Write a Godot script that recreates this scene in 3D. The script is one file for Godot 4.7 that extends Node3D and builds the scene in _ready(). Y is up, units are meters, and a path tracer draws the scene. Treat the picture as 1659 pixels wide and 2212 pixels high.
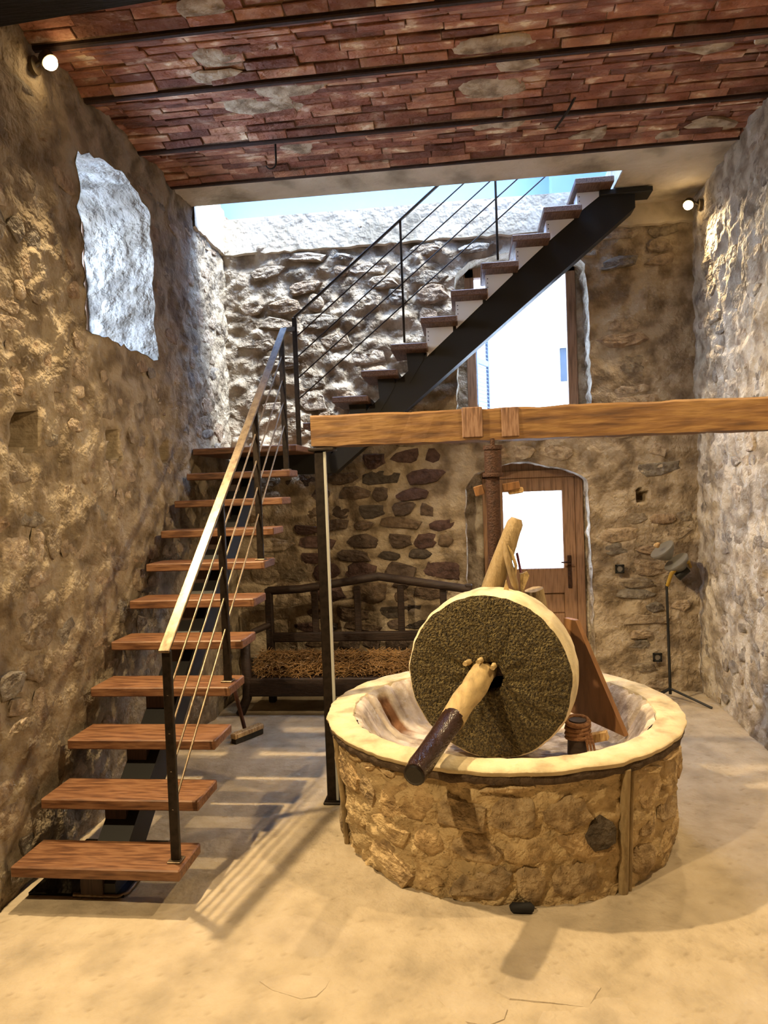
extends Node3D
# An old oil mill: stone walls, brick vaults, a steel and timber staircase and an edge-runner stone in its trough.
# All lengths below are in plan units; S turns them into metres.
const S := 1.2
var rng := RandomNumberGenerator.new()
var taken := {}
var M := {}
var T := {}
const XL := -1.887
const XR := 1.692
const ZB := -5.69
const CH := 3.645
const TOP := 3.86
const RISE := 0.1754
const GO := 0.2208
const SZ := -2.4133
const GU := 0.2186
const ZU := -5.2
const TC := Vector3(0.1115, 0, -3.528)

# ---------------------------------------------------------------- mesh builder
class MB:
	var st := SurfaceTool.new()
	var off := Vector3.ZERO
	var col := Color(1, 1, 1)
	var use_col := false
	var s := 1.2
	func _init(o := Vector3.ZERO):
		off = o
		st.begin(Mesh.PRIMITIVE_TRIANGLES)
	func smooth(g: int):
		st.set_smooth_group(g)
	func v(p: Vector3):
		if use_col:
			st.set_color(col)
		st.add_vertex((p - off) * s)
	func tri(a: Vector3, b: Vector3, c: Vector3):  # counter-clockwise seen from outside
		v(a); v(c); v(b)
	func quad(a: Vector3, b: Vector3, c: Vector3, d: Vector3):
		tri(a, b, c); tri(a, c, d)
	func otri(a: Vector3, b: Vector3, c: Vector3, ctr: Vector3):
		if (b - a).cross(c - a).dot((a + b + c) / 3.0 - ctr) < 0.0:
			tri(a, c, b)
		else:
			tri(a, b, c)
	func oquad(a: Vector3, b: Vector3, c: Vector3, d: Vector3, ctr: Vector3):
		otri(a, b, c, ctr); otri(a, c, d, ctr)
	func box(ctr: Vector3, size: Vector3, bev := 0.004, basis := Basis.IDENTITY, rough := 0.0, seed_ := 0):
		st.set_smooth_group(-1)
		var h := size / 2.0
		var b: float = min(bev, min(h.x, min(h.y, h.z)) * 0.9)
		var r := RandomNumberGenerator.new()
		r.seed = seed_ + 17
		var p := {}
		for sx in [-1, 1]:
			for sy in [-1, 1]:
				for sz in [-1, 1]:
					var j := Vector3(r.randf_range(-rough, rough), r.randf_range(-rough, rough), r.randf_range(-rough, rough))
					var k := Vector3(sx, sy, sz)
					var q := Vector3(sx * h.x, sy * h.y, sz * h.z) + j
					p[[sx, sy, sz, 0]] = ctr + basis * (q - Vector3(0, k.y * b, k.z * b))
					p[[sx, sy, sz, 1]] = ctr + basis * (q - Vector3(k.x * b, 0, k.z * b))
					p[[sx, sy, sz, 2]] = ctr + basis * (q - Vector3(k.x * b, k.y * b, 0))
					otri(p[[sx, sy, sz, 0]], p[[sx, sy, sz, 1]], p[[sx, sy, sz, 2]], ctr)
		for sa in [-1, 1]:
			oquad(p[[sa, -1, -1, 0]], p[[sa, 1, -1, 0]], p[[sa, 1, 1, 0]], p[[sa, -1, 1, 0]], ctr)
			oquad(p[[-1, sa, -1, 1]], p[[1, sa, -1, 1]], p[[1, sa, 1, 1]], p[[-1, sa, 1, 1]], ctr)
			oquad(p[[-1, -1, sa, 2]], p[[1, -1, sa, 2]], p[[1, 1, sa, 2]], p[[-1, 1, sa, 2]], ctr)
			for sb in [-1, 1]:
				oquad(p[[sa, sb, -1, 0]], p[[sa, sb, 1, 0]], p[[sa, sb, 1, 1]], p[[sa, sb, -1, 1]], ctr)
				oquad(p[[sa, -1, sb, 0]], p[[sa, 1, sb, 0]], p[[sa, 1, sb, 2]], p[[sa, -1, sb, 2]], ctr)
				oquad(p[[-1, sa, sb, 1]], p[[1, sa, sb, 1]], p[[1, sa, sb, 2]], p[[-1, sa, sb, 2]], ctr)
	func bar(a: Vector3, b: Vector3, w: float, t: float, side := Vector3.RIGHT, bev := 0.003):  # w along side, t across
		var d := (b - a).normalized()
		var x := (side - d * side.dot(d)).normalized()
		var y := d.cross(x).normalized()
		box((a + b) / 2.0, Vector3(w, t, a.distance_to(b)), bev, Basis(x, y, x.cross(y)))
	func tube(path: Array, radii: Array, sides := 10, wob := 0.0, seed_ := 1, flat := 1.0):
		var r := RandomNumberGenerator.new()
		r.seed = seed_
		var rings := []
		var up := Vector3.UP
		for i in path.size():
			var d: Vector3 = (path[min(i + 1, path.size() - 1)] - path[max(i - 1, 0)]).normalized()
			if i == 0:
				up = Vector3.UP if abs(d.y) < 0.9 else Vector3.RIGHT
			var x := up.cross(d).normalized()
			var y := d.cross(x).normalized()
			up = y
			var ring := []
			for k in sides:
				var a := TAU * k / sides
				var rr: float = radii[i] * (1.0 + r.randf_range(-wob, wob))
				ring.append(path[i] + (x * cos(a) + y * sin(a) * flat) * rr)
			rings.append(ring)
		st.set_smooth_group(3)
		for i in path.size() - 1:
			for k in sides:
				var n := (k + 1) % sides
				oquad(rings[i][k], rings[i][n], rings[i + 1][n], rings[i + 1][k], (path[i] + path[i + 1]) / 2.0)
		st.set_smooth_group(-1)
		for e in [0, path.size() - 1]:
			var inner: Vector3 = path[1] if e == 0 else path[path.size() - 2]
			for k in sides:
				otri(path[e], rings[e][k], rings[e][(k + 1) % sides], inner)
	func grid(pts: Array, smooth_group := 1):  # rows of points; counter-clockwise: row direction x column direction = outside
		st.set_smooth_group(smooth_group)
		for j in pts.size() - 1:
			for i in pts[j].size() - 1:
				quad(pts[j][i], pts[j][i + 1], pts[j + 1][i + 1], pts[j + 1][i])
	func prism(poly: PackedVector2Array, o: Vector3, u: Vector3, w: Vector3, d: Vector3):  # polygon in u,w pushed along d
		st.set_smooth_group(-1)
		var idx := Geometry2D.triangulate_polygon(poly)
		var ctr := Vector3.ZERO
		for q in poly:
			ctr += o + u * q.x + w * q.y
		ctr = ctr / poly.size() + d / 2.0
		var flip := u.cross(w).dot(d) > 0.0
		for k in range(0, idx.size(), 3):
			var t := []
			for m in 3:
				var q := poly[idx[k + m]]
				t.append(o + u * q.x + w * q.y)
			var n: Vector3 = (t[1] - t[0]).cross(t[2] - t[0])
			if n.dot(d) > 0.0:
				tri(t[0], t[2], t[1]); tri(t[0] + d, t[1] + d, t[2] + d)
			else:
				tri(t[0], t[1], t[2]); tri(t[0] + d, t[2] + d, t[1] + d)
		var cw := Geometry2D.is_polygon_clockwise(poly)
		for k in poly.size():
			var q := poly[k]
			var q2 := poly[(k + 1) % poly.size()]
			var a := o + u * q.x + w * q.y
			var b := o + u * q2.x + w * q2.y
			if cw == flip:
				quad(a, a + d, b + d, b)
			else:
				quad(a, b, b + d, a + d)
	func lathe(profile: Array, ctr: Vector3, segs: int, jit: Callable, a0 := 0.0, a1 := TAU, group := 2):
		# profile: Vector2(radius, height), listed so that the outside is on the left going up
		var rows := []
		for p in profile:
			var row := []
			for k in segs + 1:
				var a: float = a0 + (a1 - a0) * (k % segs if a1 - a0 > TAU - 0.001 else k) / segs
				row.append(ctr + jit.call(p, a))
			rows.append(row)
		st.set_smooth_group(group)
		for j in rows.size() - 1:
			for k in segs:
				quad(rows[j][k + 1], rows[j][k], rows[j + 1][k], rows[j + 1][k + 1])
	func mesh() -> ArrayMesh:
		st.generate_normals()
		return st.commit()

# ---------------------------------------------------------------- naming and tagging
func numbered(called: String) -> String:
	if not taken.has(called):
		taken[called] = 0
		return called
	taken[called] += 1
	return "%s_%03d" % [called, taken[called]]

func tag(o: Node3D, label: String, category: String, group := "") -> Node3D:
	o.set_meta("label", label)
	o.set_meta("category", category)
	if group:
		o.set_meta("group", group)
	return o

func thing(called: String, label: String, category: String, at := Vector3.ZERO, group := "") -> Node3D:
	var o := Node3D.new()
	o.name = numbered(called)
	add_child(o)
	o.position = at * S
	o.set_meta("base", at)
	return tag(o, label, category, group)

func base_of(o: Node) -> Vector3:
	var p := o
	while p != self and not p.has_meta("base"):
		p = p.get_parent()
	return Vector3.ZERO if p == self else p.get_meta("base")

func part(called: String, mb: MB, m: Material, parent: Node) -> MeshInstance3D:
	var o := MeshInstance3D.new()
	o.mesh = mb.mesh()
	o.material_override = m
	if parent == self:
		o.name = numbered(called)
		add_child(o)
	else:
		o.name = called
		parent.add_child(o, true)
	return o

func nb(parent: Node) -> MB:
	return MB.new(base_of(parent))

func boxed(called: String, ctr: Vector3, size: Vector3, m: Material, parent: Node, bev := 0.004, basis := Basis.IDENTITY, rough := 0.0) -> MeshInstance3D:
	var b := nb(parent)
	b.box(ctr, size, bev, basis, rough, int(ctr.x * 977 + ctr.y * 313 + ctr.z * 71))
	return part(called, b, m, parent)

func struct(o: Node3D) -> Node3D:
	o.set_meta("kind", "structure")
	return o

# ---------------------------------------------------------------- materials
func noise_tex(freq: float, ramp: Array, octaves := 5, seed_ := 1, kind := FastNoiseLite.TYPE_SIMPLEX_SMOOTH, size := 512, cell_ret := -1) -> NoiseTexture2D:
	var n := FastNoiseLite.new()
	n.noise_type = kind
	n.seed = seed_
	n.frequency = freq
	n.fractal_octaves = octaves
	if cell_ret >= 0:
		n.cellular_return_type = cell_ret
	var t := NoiseTexture2D.new()
	t.width = size
	t.height = size
	t.seamless = true
	t.noise = n
	var g := Gradient.new()
	var offs := PackedFloat32Array()
	var cols := PackedColorArray()
	for r in ramp:
		offs.append(r[0])
		cols.append(r[1])
	g.offsets = offs
	g.colors = cols
	t.color_ramp = g
	return t

func normal_tex(freq: float, strength: float, octaves := 5, seed_ := 3, size := 512, kind := FastNoiseLite.TYPE_SIMPLEX_SMOOTH) -> NoiseTexture2D:
	var n := FastNoiseLite.new()
	n.noise_type = kind
	n.seed = seed_
	n.frequency = freq
	n.fractal_octaves = octaves
	n.fractal_gain = 0.6
	var t := NoiseTexture2D.new()
	t.width = size
	t.height = size
	t.seamless = true
	t.noise = n
	t.as_normal_map = true
	t.bump_strength = strength
	return t

func g_(v: float) -> Color:
	return Color(v, v, v)

func mat(called: String, col: Color, rough := 0.9, tex: Texture2D = null, scale := Vector3.ONE, nrm: Texture2D = null, nstr := 1.0, metal := 0.0, vcol := false, world := true) -> StandardMaterial3D:
	var m := StandardMaterial3D.new()
	m.resource_name = called
	m.albedo_color = col
	m.roughness = rough
	m.metallic = metal
	m.uv1_triplanar = true
	m.uv1_world_triplanar = world
	m.uv1_scale = scale
	if tex:
		m.albedo_texture = tex
	if nrm:
		m.normal_enabled = true
		m.normal_texture = nrm
		m.normal_scale = nstr
	m.vertex_color_use_as_albedo = vcol
	M[called] = m
	return m

func make_materials():
	T.mottle = noise_tex(0.012, [[0.0, Color(0.5, 0.46, 0.42)], [0.35, Color(0.75, 0.71, 0.66)], [0.6, Color(0.95, 0.93, 0.9)], [1.0, Color(1, 1, 1)]], 6, 5)
	T.blotch = noise_tex(0.02, [[0.0, Color(0.56, 0.53, 0.5)], [0.4, Color(0.84, 0.8, 0.77)], [0.7, Color(1, 0.98, 0.95)], [1.0, Color(0.85, 0.85, 0.85)]], 5, 9)
	T.floor = noise_tex(0.01, [[0.0, Color(0.64, 0.62, 0.58)], [0.45, Color(0.9, 0.88, 0.85)], [1.0, Color(1, 1, 1)]], 6, 15)
	T.slab = noise_tex(0.012, [[0.0, Color(0.82, 0.81, 0.79)], [0.5, Color(0.94, 0.93, 0.91)], [1.0, Color(1, 1, 1)]], 6, 16)
	T.grain = noise_tex(0.02, [[0.0, Color(0.5, 0.42, 0.36)], [0.4, Color(0.82, 0.76, 0.7)], [0.7, Color(1, 1, 1)], [1.0, Color(0.75, 0.7, 0.65)]], 4, 21)
	T.peck = noise_tex(0.05, [[0.0, Color(0.3, 0.26, 0.2)], [0.45, Color(0.7, 0.66, 0.55)], [0.7, Color(1, 0.97, 0.85)], [1.0, Color(1, 1, 0.9)]], 4, 33)
	T.n_coarse = normal_tex(0.02, 9.0, 6, 41)
	T.n_fine = normal_tex(0.05, 7.0, 5, 43)
	T.n_peck = normal_tex(0.07, 16.0, 3, 47)
	T.n_grain = normal_tex(0.03, 5.0, 4, 49)
	var W := Vector3.ONE * 0.6
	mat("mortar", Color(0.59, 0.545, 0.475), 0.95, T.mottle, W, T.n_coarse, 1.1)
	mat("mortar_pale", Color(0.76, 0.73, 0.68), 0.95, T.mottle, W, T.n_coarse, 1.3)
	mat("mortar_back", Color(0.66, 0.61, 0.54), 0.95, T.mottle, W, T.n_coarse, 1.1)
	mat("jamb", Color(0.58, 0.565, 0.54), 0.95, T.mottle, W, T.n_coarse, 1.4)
	mat("plaster", Color(0.80, 0.76, 0.69), 0.92, T.floor, Vector3.ONE * 0.35, T.n_fine, 0.25)
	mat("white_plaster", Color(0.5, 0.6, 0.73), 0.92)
	mat("floor", Color(0.69, 0.635, 0.555), 0.82, T.slab, Vector3.ONE * 0.6, T.n_coarse, 0.4, 0.0, true)
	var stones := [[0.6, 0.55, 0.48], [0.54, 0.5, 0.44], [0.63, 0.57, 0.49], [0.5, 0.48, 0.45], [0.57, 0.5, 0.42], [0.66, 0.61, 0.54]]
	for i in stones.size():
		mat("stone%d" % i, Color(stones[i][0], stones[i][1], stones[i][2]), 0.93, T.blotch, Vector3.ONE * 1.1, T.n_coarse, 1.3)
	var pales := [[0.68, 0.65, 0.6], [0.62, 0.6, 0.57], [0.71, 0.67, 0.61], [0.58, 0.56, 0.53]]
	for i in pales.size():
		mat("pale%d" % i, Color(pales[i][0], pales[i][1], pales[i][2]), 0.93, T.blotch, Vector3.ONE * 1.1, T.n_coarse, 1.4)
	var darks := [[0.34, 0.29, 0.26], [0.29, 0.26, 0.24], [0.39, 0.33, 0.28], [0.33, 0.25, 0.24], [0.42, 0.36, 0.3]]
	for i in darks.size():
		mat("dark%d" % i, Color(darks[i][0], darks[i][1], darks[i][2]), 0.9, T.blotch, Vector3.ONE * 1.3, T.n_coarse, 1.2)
	T.brick = noise_tex(0.011, [[0.0, Color(0.5, 0.39, 0.33)], [0.3, Color(0.65, 0.48, 0.41)], [0.52, Color(0.74, 0.56, 0.48)], [0.68, Color(0.8, 0.66, 0.57)], [0.78, Color(0.98, 0.94, 0.86)], [1.0, Color(1, 0.98, 0.92)]], 6, 77)
	var bricks := [[0.8, 0.72, 0.68], [0.68, 0.6, 0.56], [0.88, 0.8, 0.74], [0.6, 0.52, 0.5], [0.93, 0.9, 0.84], [0.74, 0.64, 0.6]]
	for i in bricks.size():
		mat("brick%d" % i, Color(bricks[i][0], bricks[i][1], bricks[i][2]), 0.93, T.brick, Vector3(0.55, 0.8, 0.9), T.n_coarse, 1.2, 0.0, false, true)
	mat("vault", Color(0.5, 0.4, 0.33), 0.95, T.mottle, W, T.n_coarse, 1.0)
	mat("smear", Color(0.74, 0.69, 0.61), 0.95, T.mottle, Vector3.ONE, T.n_coarse, 1.0)
	mat("rust_joist", Color(0.2, 0.12, 0.09), 0.85, T.blotch, Vector3.ONE * 2)
	mat("steel", Color(0.17, 0.14, 0.12), 0.42, T.blotch, Vector3.ONE * 2, null, 1.0, 0.65)
	mat("steel_black", Color(0.06, 0.055, 0.055), 0.6)
	mat("rail_steel", Color(0.52, 0.47, 0.4), 0.36, T.blotch, Vector3.ONE * 2, null, 1.0, 0.8)
	mat("edge_grey", Color(0.62, 0.62, 0.6), 0.4)
	mat("tread", Color(0.47, 0.33, 0.225), 0.5, T.grain, Vector3(0.4, 3, 3), T.n_grain, 0.15)
	mat("tread_up", Color(0.42, 0.31, 0.25), 0.55, T.grain, Vector3(5, 5, 0.5), T.n_grain, 0.35)
	mat("side_panel", Color(0.9, 0.9, 0.9), 0.4)
	mat("plate_brown", Color(0.22, 0.14, 0.1), 0.6, T.grain, Vector3(5, 0.5, 5))
	mat("beam", Color(0.47, 0.345, 0.185), 0.65, T.grain, Vector3(0.2, 1.6, 1.6), T.n_grain, 0.3)
	mat("beam_block", Color(0.5, 0.39, 0.32), 0.7, T.grain, Vector3(4, 0.5, 4))
	mat("beam_dark", Color(0.07, 0.055, 0.045), 0.9, T.grain, Vector3(0.35, 4, 4), T.n_grain, 0.8)
	mat("door_wood", Color(0.6, 0.47, 0.37), 0.55, T.floor, Vector3(9, 0.6, 9), T.n_grain, 0.15)
	mat("old_wood", Color(0.17, 0.1, 0.065), 0.7, T.grain, Vector3(0.5, 4, 4), T.n_grain, 0.8)
	mat("log", Color(0.72, 0.63, 0.45), 0.8, T.floor, Vector3(4, 4, 1), T.n_fine, 0.5)
	mat("log_up", Color(0.62, 0.54, 0.4), 0.85, T.floor, Vector3(5, 0.8, 5), T.n_grain, 1.0)
	mat("log_dark", Color(0.2, 0.125, 0.1), 0.22, T.grain, Vector3(4, 4, 0.6), T.n_fine, 0.5)
	mat("log_end", Color(0.1, 0.065, 0.05), 0.4, T.peck, Vector3.ONE * 3)
	mat("board", Color(0.55, 0.39, 0.24), 0.6, T.floor, Vector3(5, 0.6, 5), T.n_grain, 0.3)
	mat("pale_wood", Color(0.8, 0.68, 0.48), 0.75, T.grain, Vector3(4, 0.6, 4))
	mat("millstone", Color(0.44, 0.395, 0.28), 0.95, T.peck, Vector3.ONE * 1.6, T.n_peck, 1.8)
	mat("millstone_rim", Color(0.85, 0.8, 0.68), 0.95, T.floor, Vector3.ONE * 1.0, T.n_fine, 0.4)
	mat("trough", Color(0.87, 0.84, 0.8), 0.9, T.mottle, Vector3.ONE * 0.9, T.n_coarse, 0.8, 0.0, true)
	mat("trough_mortar", Color(0.78, 0.69, 0.53), 0.95, T.floor, Vector3.ONE * 0.9, T.n_coarse, 1.6)
	mat("trough_rim", Color(0.84, 0.78, 0.65), 0.9, T.floor, Vector3.ONE * 0.9, T.n_coarse, 0.5)
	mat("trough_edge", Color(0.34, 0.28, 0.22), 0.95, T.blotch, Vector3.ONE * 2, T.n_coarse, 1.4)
	var ts := [[0.78, 0.69, 0.53], [0.7, 0.62, 0.49], [0.8, 0.71, 0.56], [0.64, 0.57, 0.46], [0.74, 0.64, 0.48], [0.34, 0.3, 0.25]]
	for i in ts.size():
		mat("tstone%d" % i, Color(ts[i][0], ts[i][1], ts[i][2]), 0.93, T.mottle, Vector3.ONE * 1.5, T.n_coarse, 1.8)
	mat("rust_iron", Color(0.27, 0.17, 0.12), 0.7, T.blotch, Vector3.ONE * 2.5, T.n_fine, 0.8, 0.3)
	mat("rope", Color(0.5, 0.36, 0.24), 0.95, T.grain, Vector3(3, 8, 3), T.n_fine, 1.0)
	mat("straw", Color(0.62, 0.49, 0.32), 0.95, T.blotch, Vector3.ONE * 4)
	mat("black", Color(0.025, 0.025, 0.025), 0.6)
	mat("rubber", Color(0.05, 0.04, 0.04), 0.8)
	mat("socket_grey", Color(0.45, 0.42, 0.38), 0.6)
	mat("lamp_metal", Color(0.3, 0.26, 0.2), 0.5, null, Vector3.ONE, null, 1.0, 0.6)
	mat("dish_metal", Color(0.5, 0.49, 0.46), 0.4, null, Vector3.ONE, null, 1.0, 0.4)
	mat("yellow", Color(0.58, 0.46, 0.12), 0.5)
	mat("purple", Color(0.35, 0.16, 0.25), 0.5)
	mat("hatch_glass", Color(0.03, 0.035, 0.05), 0.06, null, Vector3.ONE, null, 1.0, 0.2)
	mat("broom_wood", Color(0.36, 0.2, 0.12), 0.6, T.grain, Vector3(5, 0.6, 5))
	mat("bristle", Color(0.22, 0.2, 0.16), 0.95, T.grain, Vector3(8, 2, 8))
	mat("shutter_blue", Color(0.2, 0.29, 0.42), 0.6)
	mat("facade", Color(0.88, 0.88, 0.86), 0.95)
	mat("facade_stone", Color(0.93, 0.93, 0.92), 0.95, T.mottle, Vector3.ONE * 1.3, T.n_coarse, 1.2)
	mat("facade_blue", Color(0.12, 0.17, 0.22), 0.9)
	mat("ground", Color(0.82, 0.81, 0.79), 0.95)
	var gl := mat("pane", Color(0.95, 0.98, 1.0, 0.06), 0.03)
	gl.transparency = BaseMaterial3D.TRANSPARENCY_ALPHA
	gl.uv1_triplanar = false

func glow(col: Color, energy: float) -> StandardMaterial3D:
	var m := StandardMaterial3D.new()
	m.albedo_color = col
	m.emission_enabled = true
	m.emission = col
	m.emission_energy_multiplier = energy
	return m

# ---------------------------------------------------------------- stones
var stone_shapes := []

func make_stone_shapes():
	for k in 24:  # even ones are worn and run into the mortar, odd ones are broken and angular
		var r := RandomNumberGenerator.new()
		r.seed = 100 + k
		var soft := k % 2 == 0
		var b := MB.new()
		b.s = 1.0
		var n := 12 if soft else 9
		var e := r.randf_range(2.2, 4.5)
		var rad := []
		for i in n:
			var a := TAU * (i + r.randf_range(-0.35, 0.35)) / n
			var q: float = pow(pow(abs(cos(a)), e) + pow(abs(sin(a)), e), -1.0 / e) * (r.randf_range(0.84, 1.08) if soft else r.randf_range(0.76, 1.14))
			rad.append(Vector2(cos(a), sin(a)) * q)
		var lv := [[1.12, -1.4], [1.0, 0.2], [0.8, 0.75], [0.4, 1.0]] if soft else [[1.03, -1.6], [0.97, 0.45], [0.78, 0.85], [0.42, 1.0]]
		var tilt := Vector2(r.randf_range(-0.4, 0.4), r.randf_range(-0.5, 0.3))
		var rows := []
		for l in lv:
			var row := []
			for i in n:
				var q: Vector2 = rad[i] * l[0]
				var jit := 0.1 if soft else 0.28
				var z: float = l[1] + (q.dot(tilt) + r.randf_range(-jit, jit) if l[1] > 0.1 else 0.0)
				row.append(Vector3(q.x, q.y, z))
			rows.append(row)
		var g := 1 if soft else -1
		b.smooth(g)
		for j in lv.size() - 1:
			for i in n:
				var i2 := (i + 1) % n
				b.quad(rows[j][i], rows[j][i2], rows[j + 1][i2], rows[j + 1][i])
		var top := Vector3(0, 0, 1.0 + r.randf_range(-0.1, 0.15))
		for i in n:
			b.tri(rows[3][i], rows[3][(i + 1) % n], top)
		stone_shapes.append(b.mesh())

func stone(parent: Node3D, at: Vector3, u: Vector3, v: Vector3, n: Vector3, su: float, sv: float, proud: float, rot: float, m: Material, called := "stone", soft_share := 0.5):
	var o := MeshInstance3D.new()
	o.mesh = stone_shapes[(rng.randi() % 12) * 2 + (0 if rng.randf() < soft_share else 1)]
	o.material_override = m
	o.name = called
	var x := u * cos(rot) + v * sin(rot)
	var y := v * cos(rot) - u * sin(rot)
	o.transform = Transform3D(Basis(x * su * S, y * sv * S, n * proud * S), (at - base_of(parent)) * S)
	parent.add_child(o, true)

func in_any(p: Vector2, polys: Array) -> bool:
	for q in polys:
		if Geometry2D.is_point_in_polygon(p, q):
			return true
	return false

func lay_stones(parent: Node3D, o: Vector3, u: Vector3, v: Vector3, n: Vector3, r: Rect2, aw: float, ah: float, keep: Callable, mats: Callable, proud: Vector2, holes: Array, most := 300, soft_share := 0.5):
	var y := r.position.y
	var count := 0
	while y < r.end.y - 0.03:
		var h: float = min(ah * rng.randf_range(0.65, 1.45), r.end.y - y)
		var x := r.position.x - rng.randf() * aw
		while x < r.end.x:
			var w := aw * rng.randf_range(0.5, 1.75)
			var split := h > ah * 1.15 and rng.randf() < 0.35
			for part_ in (2 if split else 1):
				var hh := h / 2.0 if split else h
				var c := Vector2(x + w / 2.0, y + hh * (part_ + 0.5)) + Vector2(rng.randf_range(-0.01, 0.01), rng.randf_range(-0.015, 0.015))
				var su := w * 0.5 * rng.randf_range(0.78, 0.96)
				var sv := hh * 0.5 * rng.randf_range(0.74, 0.96)
				if c.x - su < r.position.x or c.x + su > r.end.x or count >= most:
					continue
				if rng.randf() > keep.call(c):
					continue
				var hit := false
				for k in [[0, 0], [-1, -1], [1, -1], [-1, 1], [1, 1], [-1, 0], [1, 0], [0, 1], [0, -1]]:
					if in_any(c + Vector2(k[0] * su * 1.05, k[1] * sv * 1.05), holes):
						hit = true
				if hit:
					continue
				stone(parent, o + u * c.x + v * c.y, u, v, n, su, sv, rng.randf_range(proud.x, proud.y), rng.randf_range(-0.16, 0.16), mats.call(c), "stone", soft_share)
				count += 1
			x += w
		y += h

# ---------------------------------------------------------------- walls
func densify(poly: PackedVector2Array, step: float, jag: float, seed_: int) -> PackedVector2Array:
	var r := RandomNumberGenerator.new()
	r.seed = seed_
	var out := PackedVector2Array()
	for i in poly.size():
		var a := poly[i]
		var b := poly[(i + 1) % poly.size()]
		var k: int = max(1, int(a.distance_to(b) / step))
		for j in k:
			out.append(a.lerp(b, float(j) / k) + Vector2(r.randf_range(-jag, jag), r.randf_range(-jag, jag)))
	return out

func nearest_on(p: Vector2, poly: PackedVector2Array) -> Vector2:
	var best := p
	var bd := 1e9
	for i in poly.size():
		var q := Geometry2D.get_closest_point_to_segment(p, poly[i], poly[(i + 1) % poly.size()])
		var d := p.distance_squared_to(q)
		if d < bd:
			bd = d
			best = q
	return best

func wall(called: String, o: Vector3, u: Vector3, v: Vector3, n: Vector3, r: Rect2, step: float, openings: Array, thick: float, height: Callable, m: Material, reveal_m: Material, jamb_rough := 0.012) -> Node3D:
	var b := MB.new()
	var nu := int(ceil(r.size.x / step))
	var nv := int(ceil(r.size.y / step))
	var du := r.size.x / nu
	var dv := r.size.y / nv
	var gone := []
	for j in nv:
		var row := []
		for i in nu:
			row.append(in_any(r.position + Vector2((i + 0.5) * du, (j + 0.5) * dv), openings))
		gone.append(row)
	var pt := []
	for j in nv + 1:
		var row := []
		for i in nu + 1:
			var q := r.position + Vector2(i * du, j * dv)
			var has_gone := false
			var has_kept := false
			for dj in [-1, 0]:
				for di in [-1, 0]:
					if j + dj >= 0 and j + dj < nv and i + di >= 0 and i + di < nu:
						if gone[j + dj][i + di]:
							has_gone = true
						else:
							has_kept = true
			if has_gone and has_kept:
				var best := q
				var bd := 1e9
				for poly in openings:
					var c := nearest_on(q, poly)
					if c.distance_to(q) < bd:
						bd = c.distance_to(q)
						best = c
				q = best
			row.append(q)
		pt.append(row)
	b.smooth(1)
	var flip := u.cross(v).dot(n) < 0.0
	for j in nv:
		for i in nu:
			if gone[j][i]:
				continue
			var f := []
			for q in [pt[j][i], pt[j][i + 1], pt[j + 1][i + 1], pt[j + 1][i]]:
				f.append(o + u * q.x + v * q.y + n * height.call(q))
			if flip:
				b.quad(f[3], f[2], f[1], f[0])
			else:
				b.quad(f[0], f[1], f[2], f[3])
	b.smooth(2)
	for j in nv:
		for i in nu:
			if gone[j][i]:
				continue
			var f := []
			for q in [pt[j][i], pt[j][i + 1], pt[j + 1][i + 1], pt[j + 1][i]]:
				f.append(o + u * q.x + v * q.y - n * thick)
			if flip:
				b.quad(f[0], f[1], f[2], f[3])
			else:
				b.quad(f[3], f[2], f[1], f[0])
	var root := part(called, b, m, self)
	struct(root)
	for poly in openings:
		var c := MB.new()
		var dense := densify(poly, 0.03, 0.0, 1)
		var nz := FastNoiseLite.new()
		nz.frequency = 9.0
		nz.fractal_octaves = 3
		var rows := []
		var layers: int = max(2, int(thick / 0.03))
		for k in layers + 1:
			var row := []
			var d := thick * k / layers
			for i in dense.size() + 1:
				var q := dense[i % dense.size()]
				var nx := dense[(i + 1) % dense.size()]
				var pv := dense[(i + dense.size() - 1) % dense.size()]
				var out_ := Vector2((nx - pv).y, -(nx - pv).x).normalized()
				if Geometry2D.is_polygon_clockwise(dense):
					out_ = -out_
				var p: Vector3 = o + u * q.x + v * q.y - n * (d - (height.call(q) + 0.004 if k == 0 else 0.0))
				if k > 0:
					var e: float = nz.get_noise_3d(p.x, p.y, p.z) * jamb_rough * 2.0
					p += (u * out_.x + v * out_.y) * e
				row.append(p)
			rows.append(row)
		c.smooth(1)
		var cw := Geometry2D.is_polygon_clockwise(dense)
		for k in layers:
			for i in dense.size():
				if cw != flip:
					c.quad(rows[k][i], rows[k][i + 1], rows[k + 1][i + 1], rows[k + 1][i])
				else:
					c.quad(rows[k + 1][i], rows[k + 1][i + 1], rows[k][i + 1], rows[k][i])
		part("reveal", c, reveal_m, root)
	return root

func rect_poly(x0: float, y0: float, x1: float, y1: float) -> PackedVector2Array:
	return PackedVector2Array([Vector2(x0, y0), Vector2(x1, y0), Vector2(x1, y1), Vector2(x0, y1)])

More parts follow.
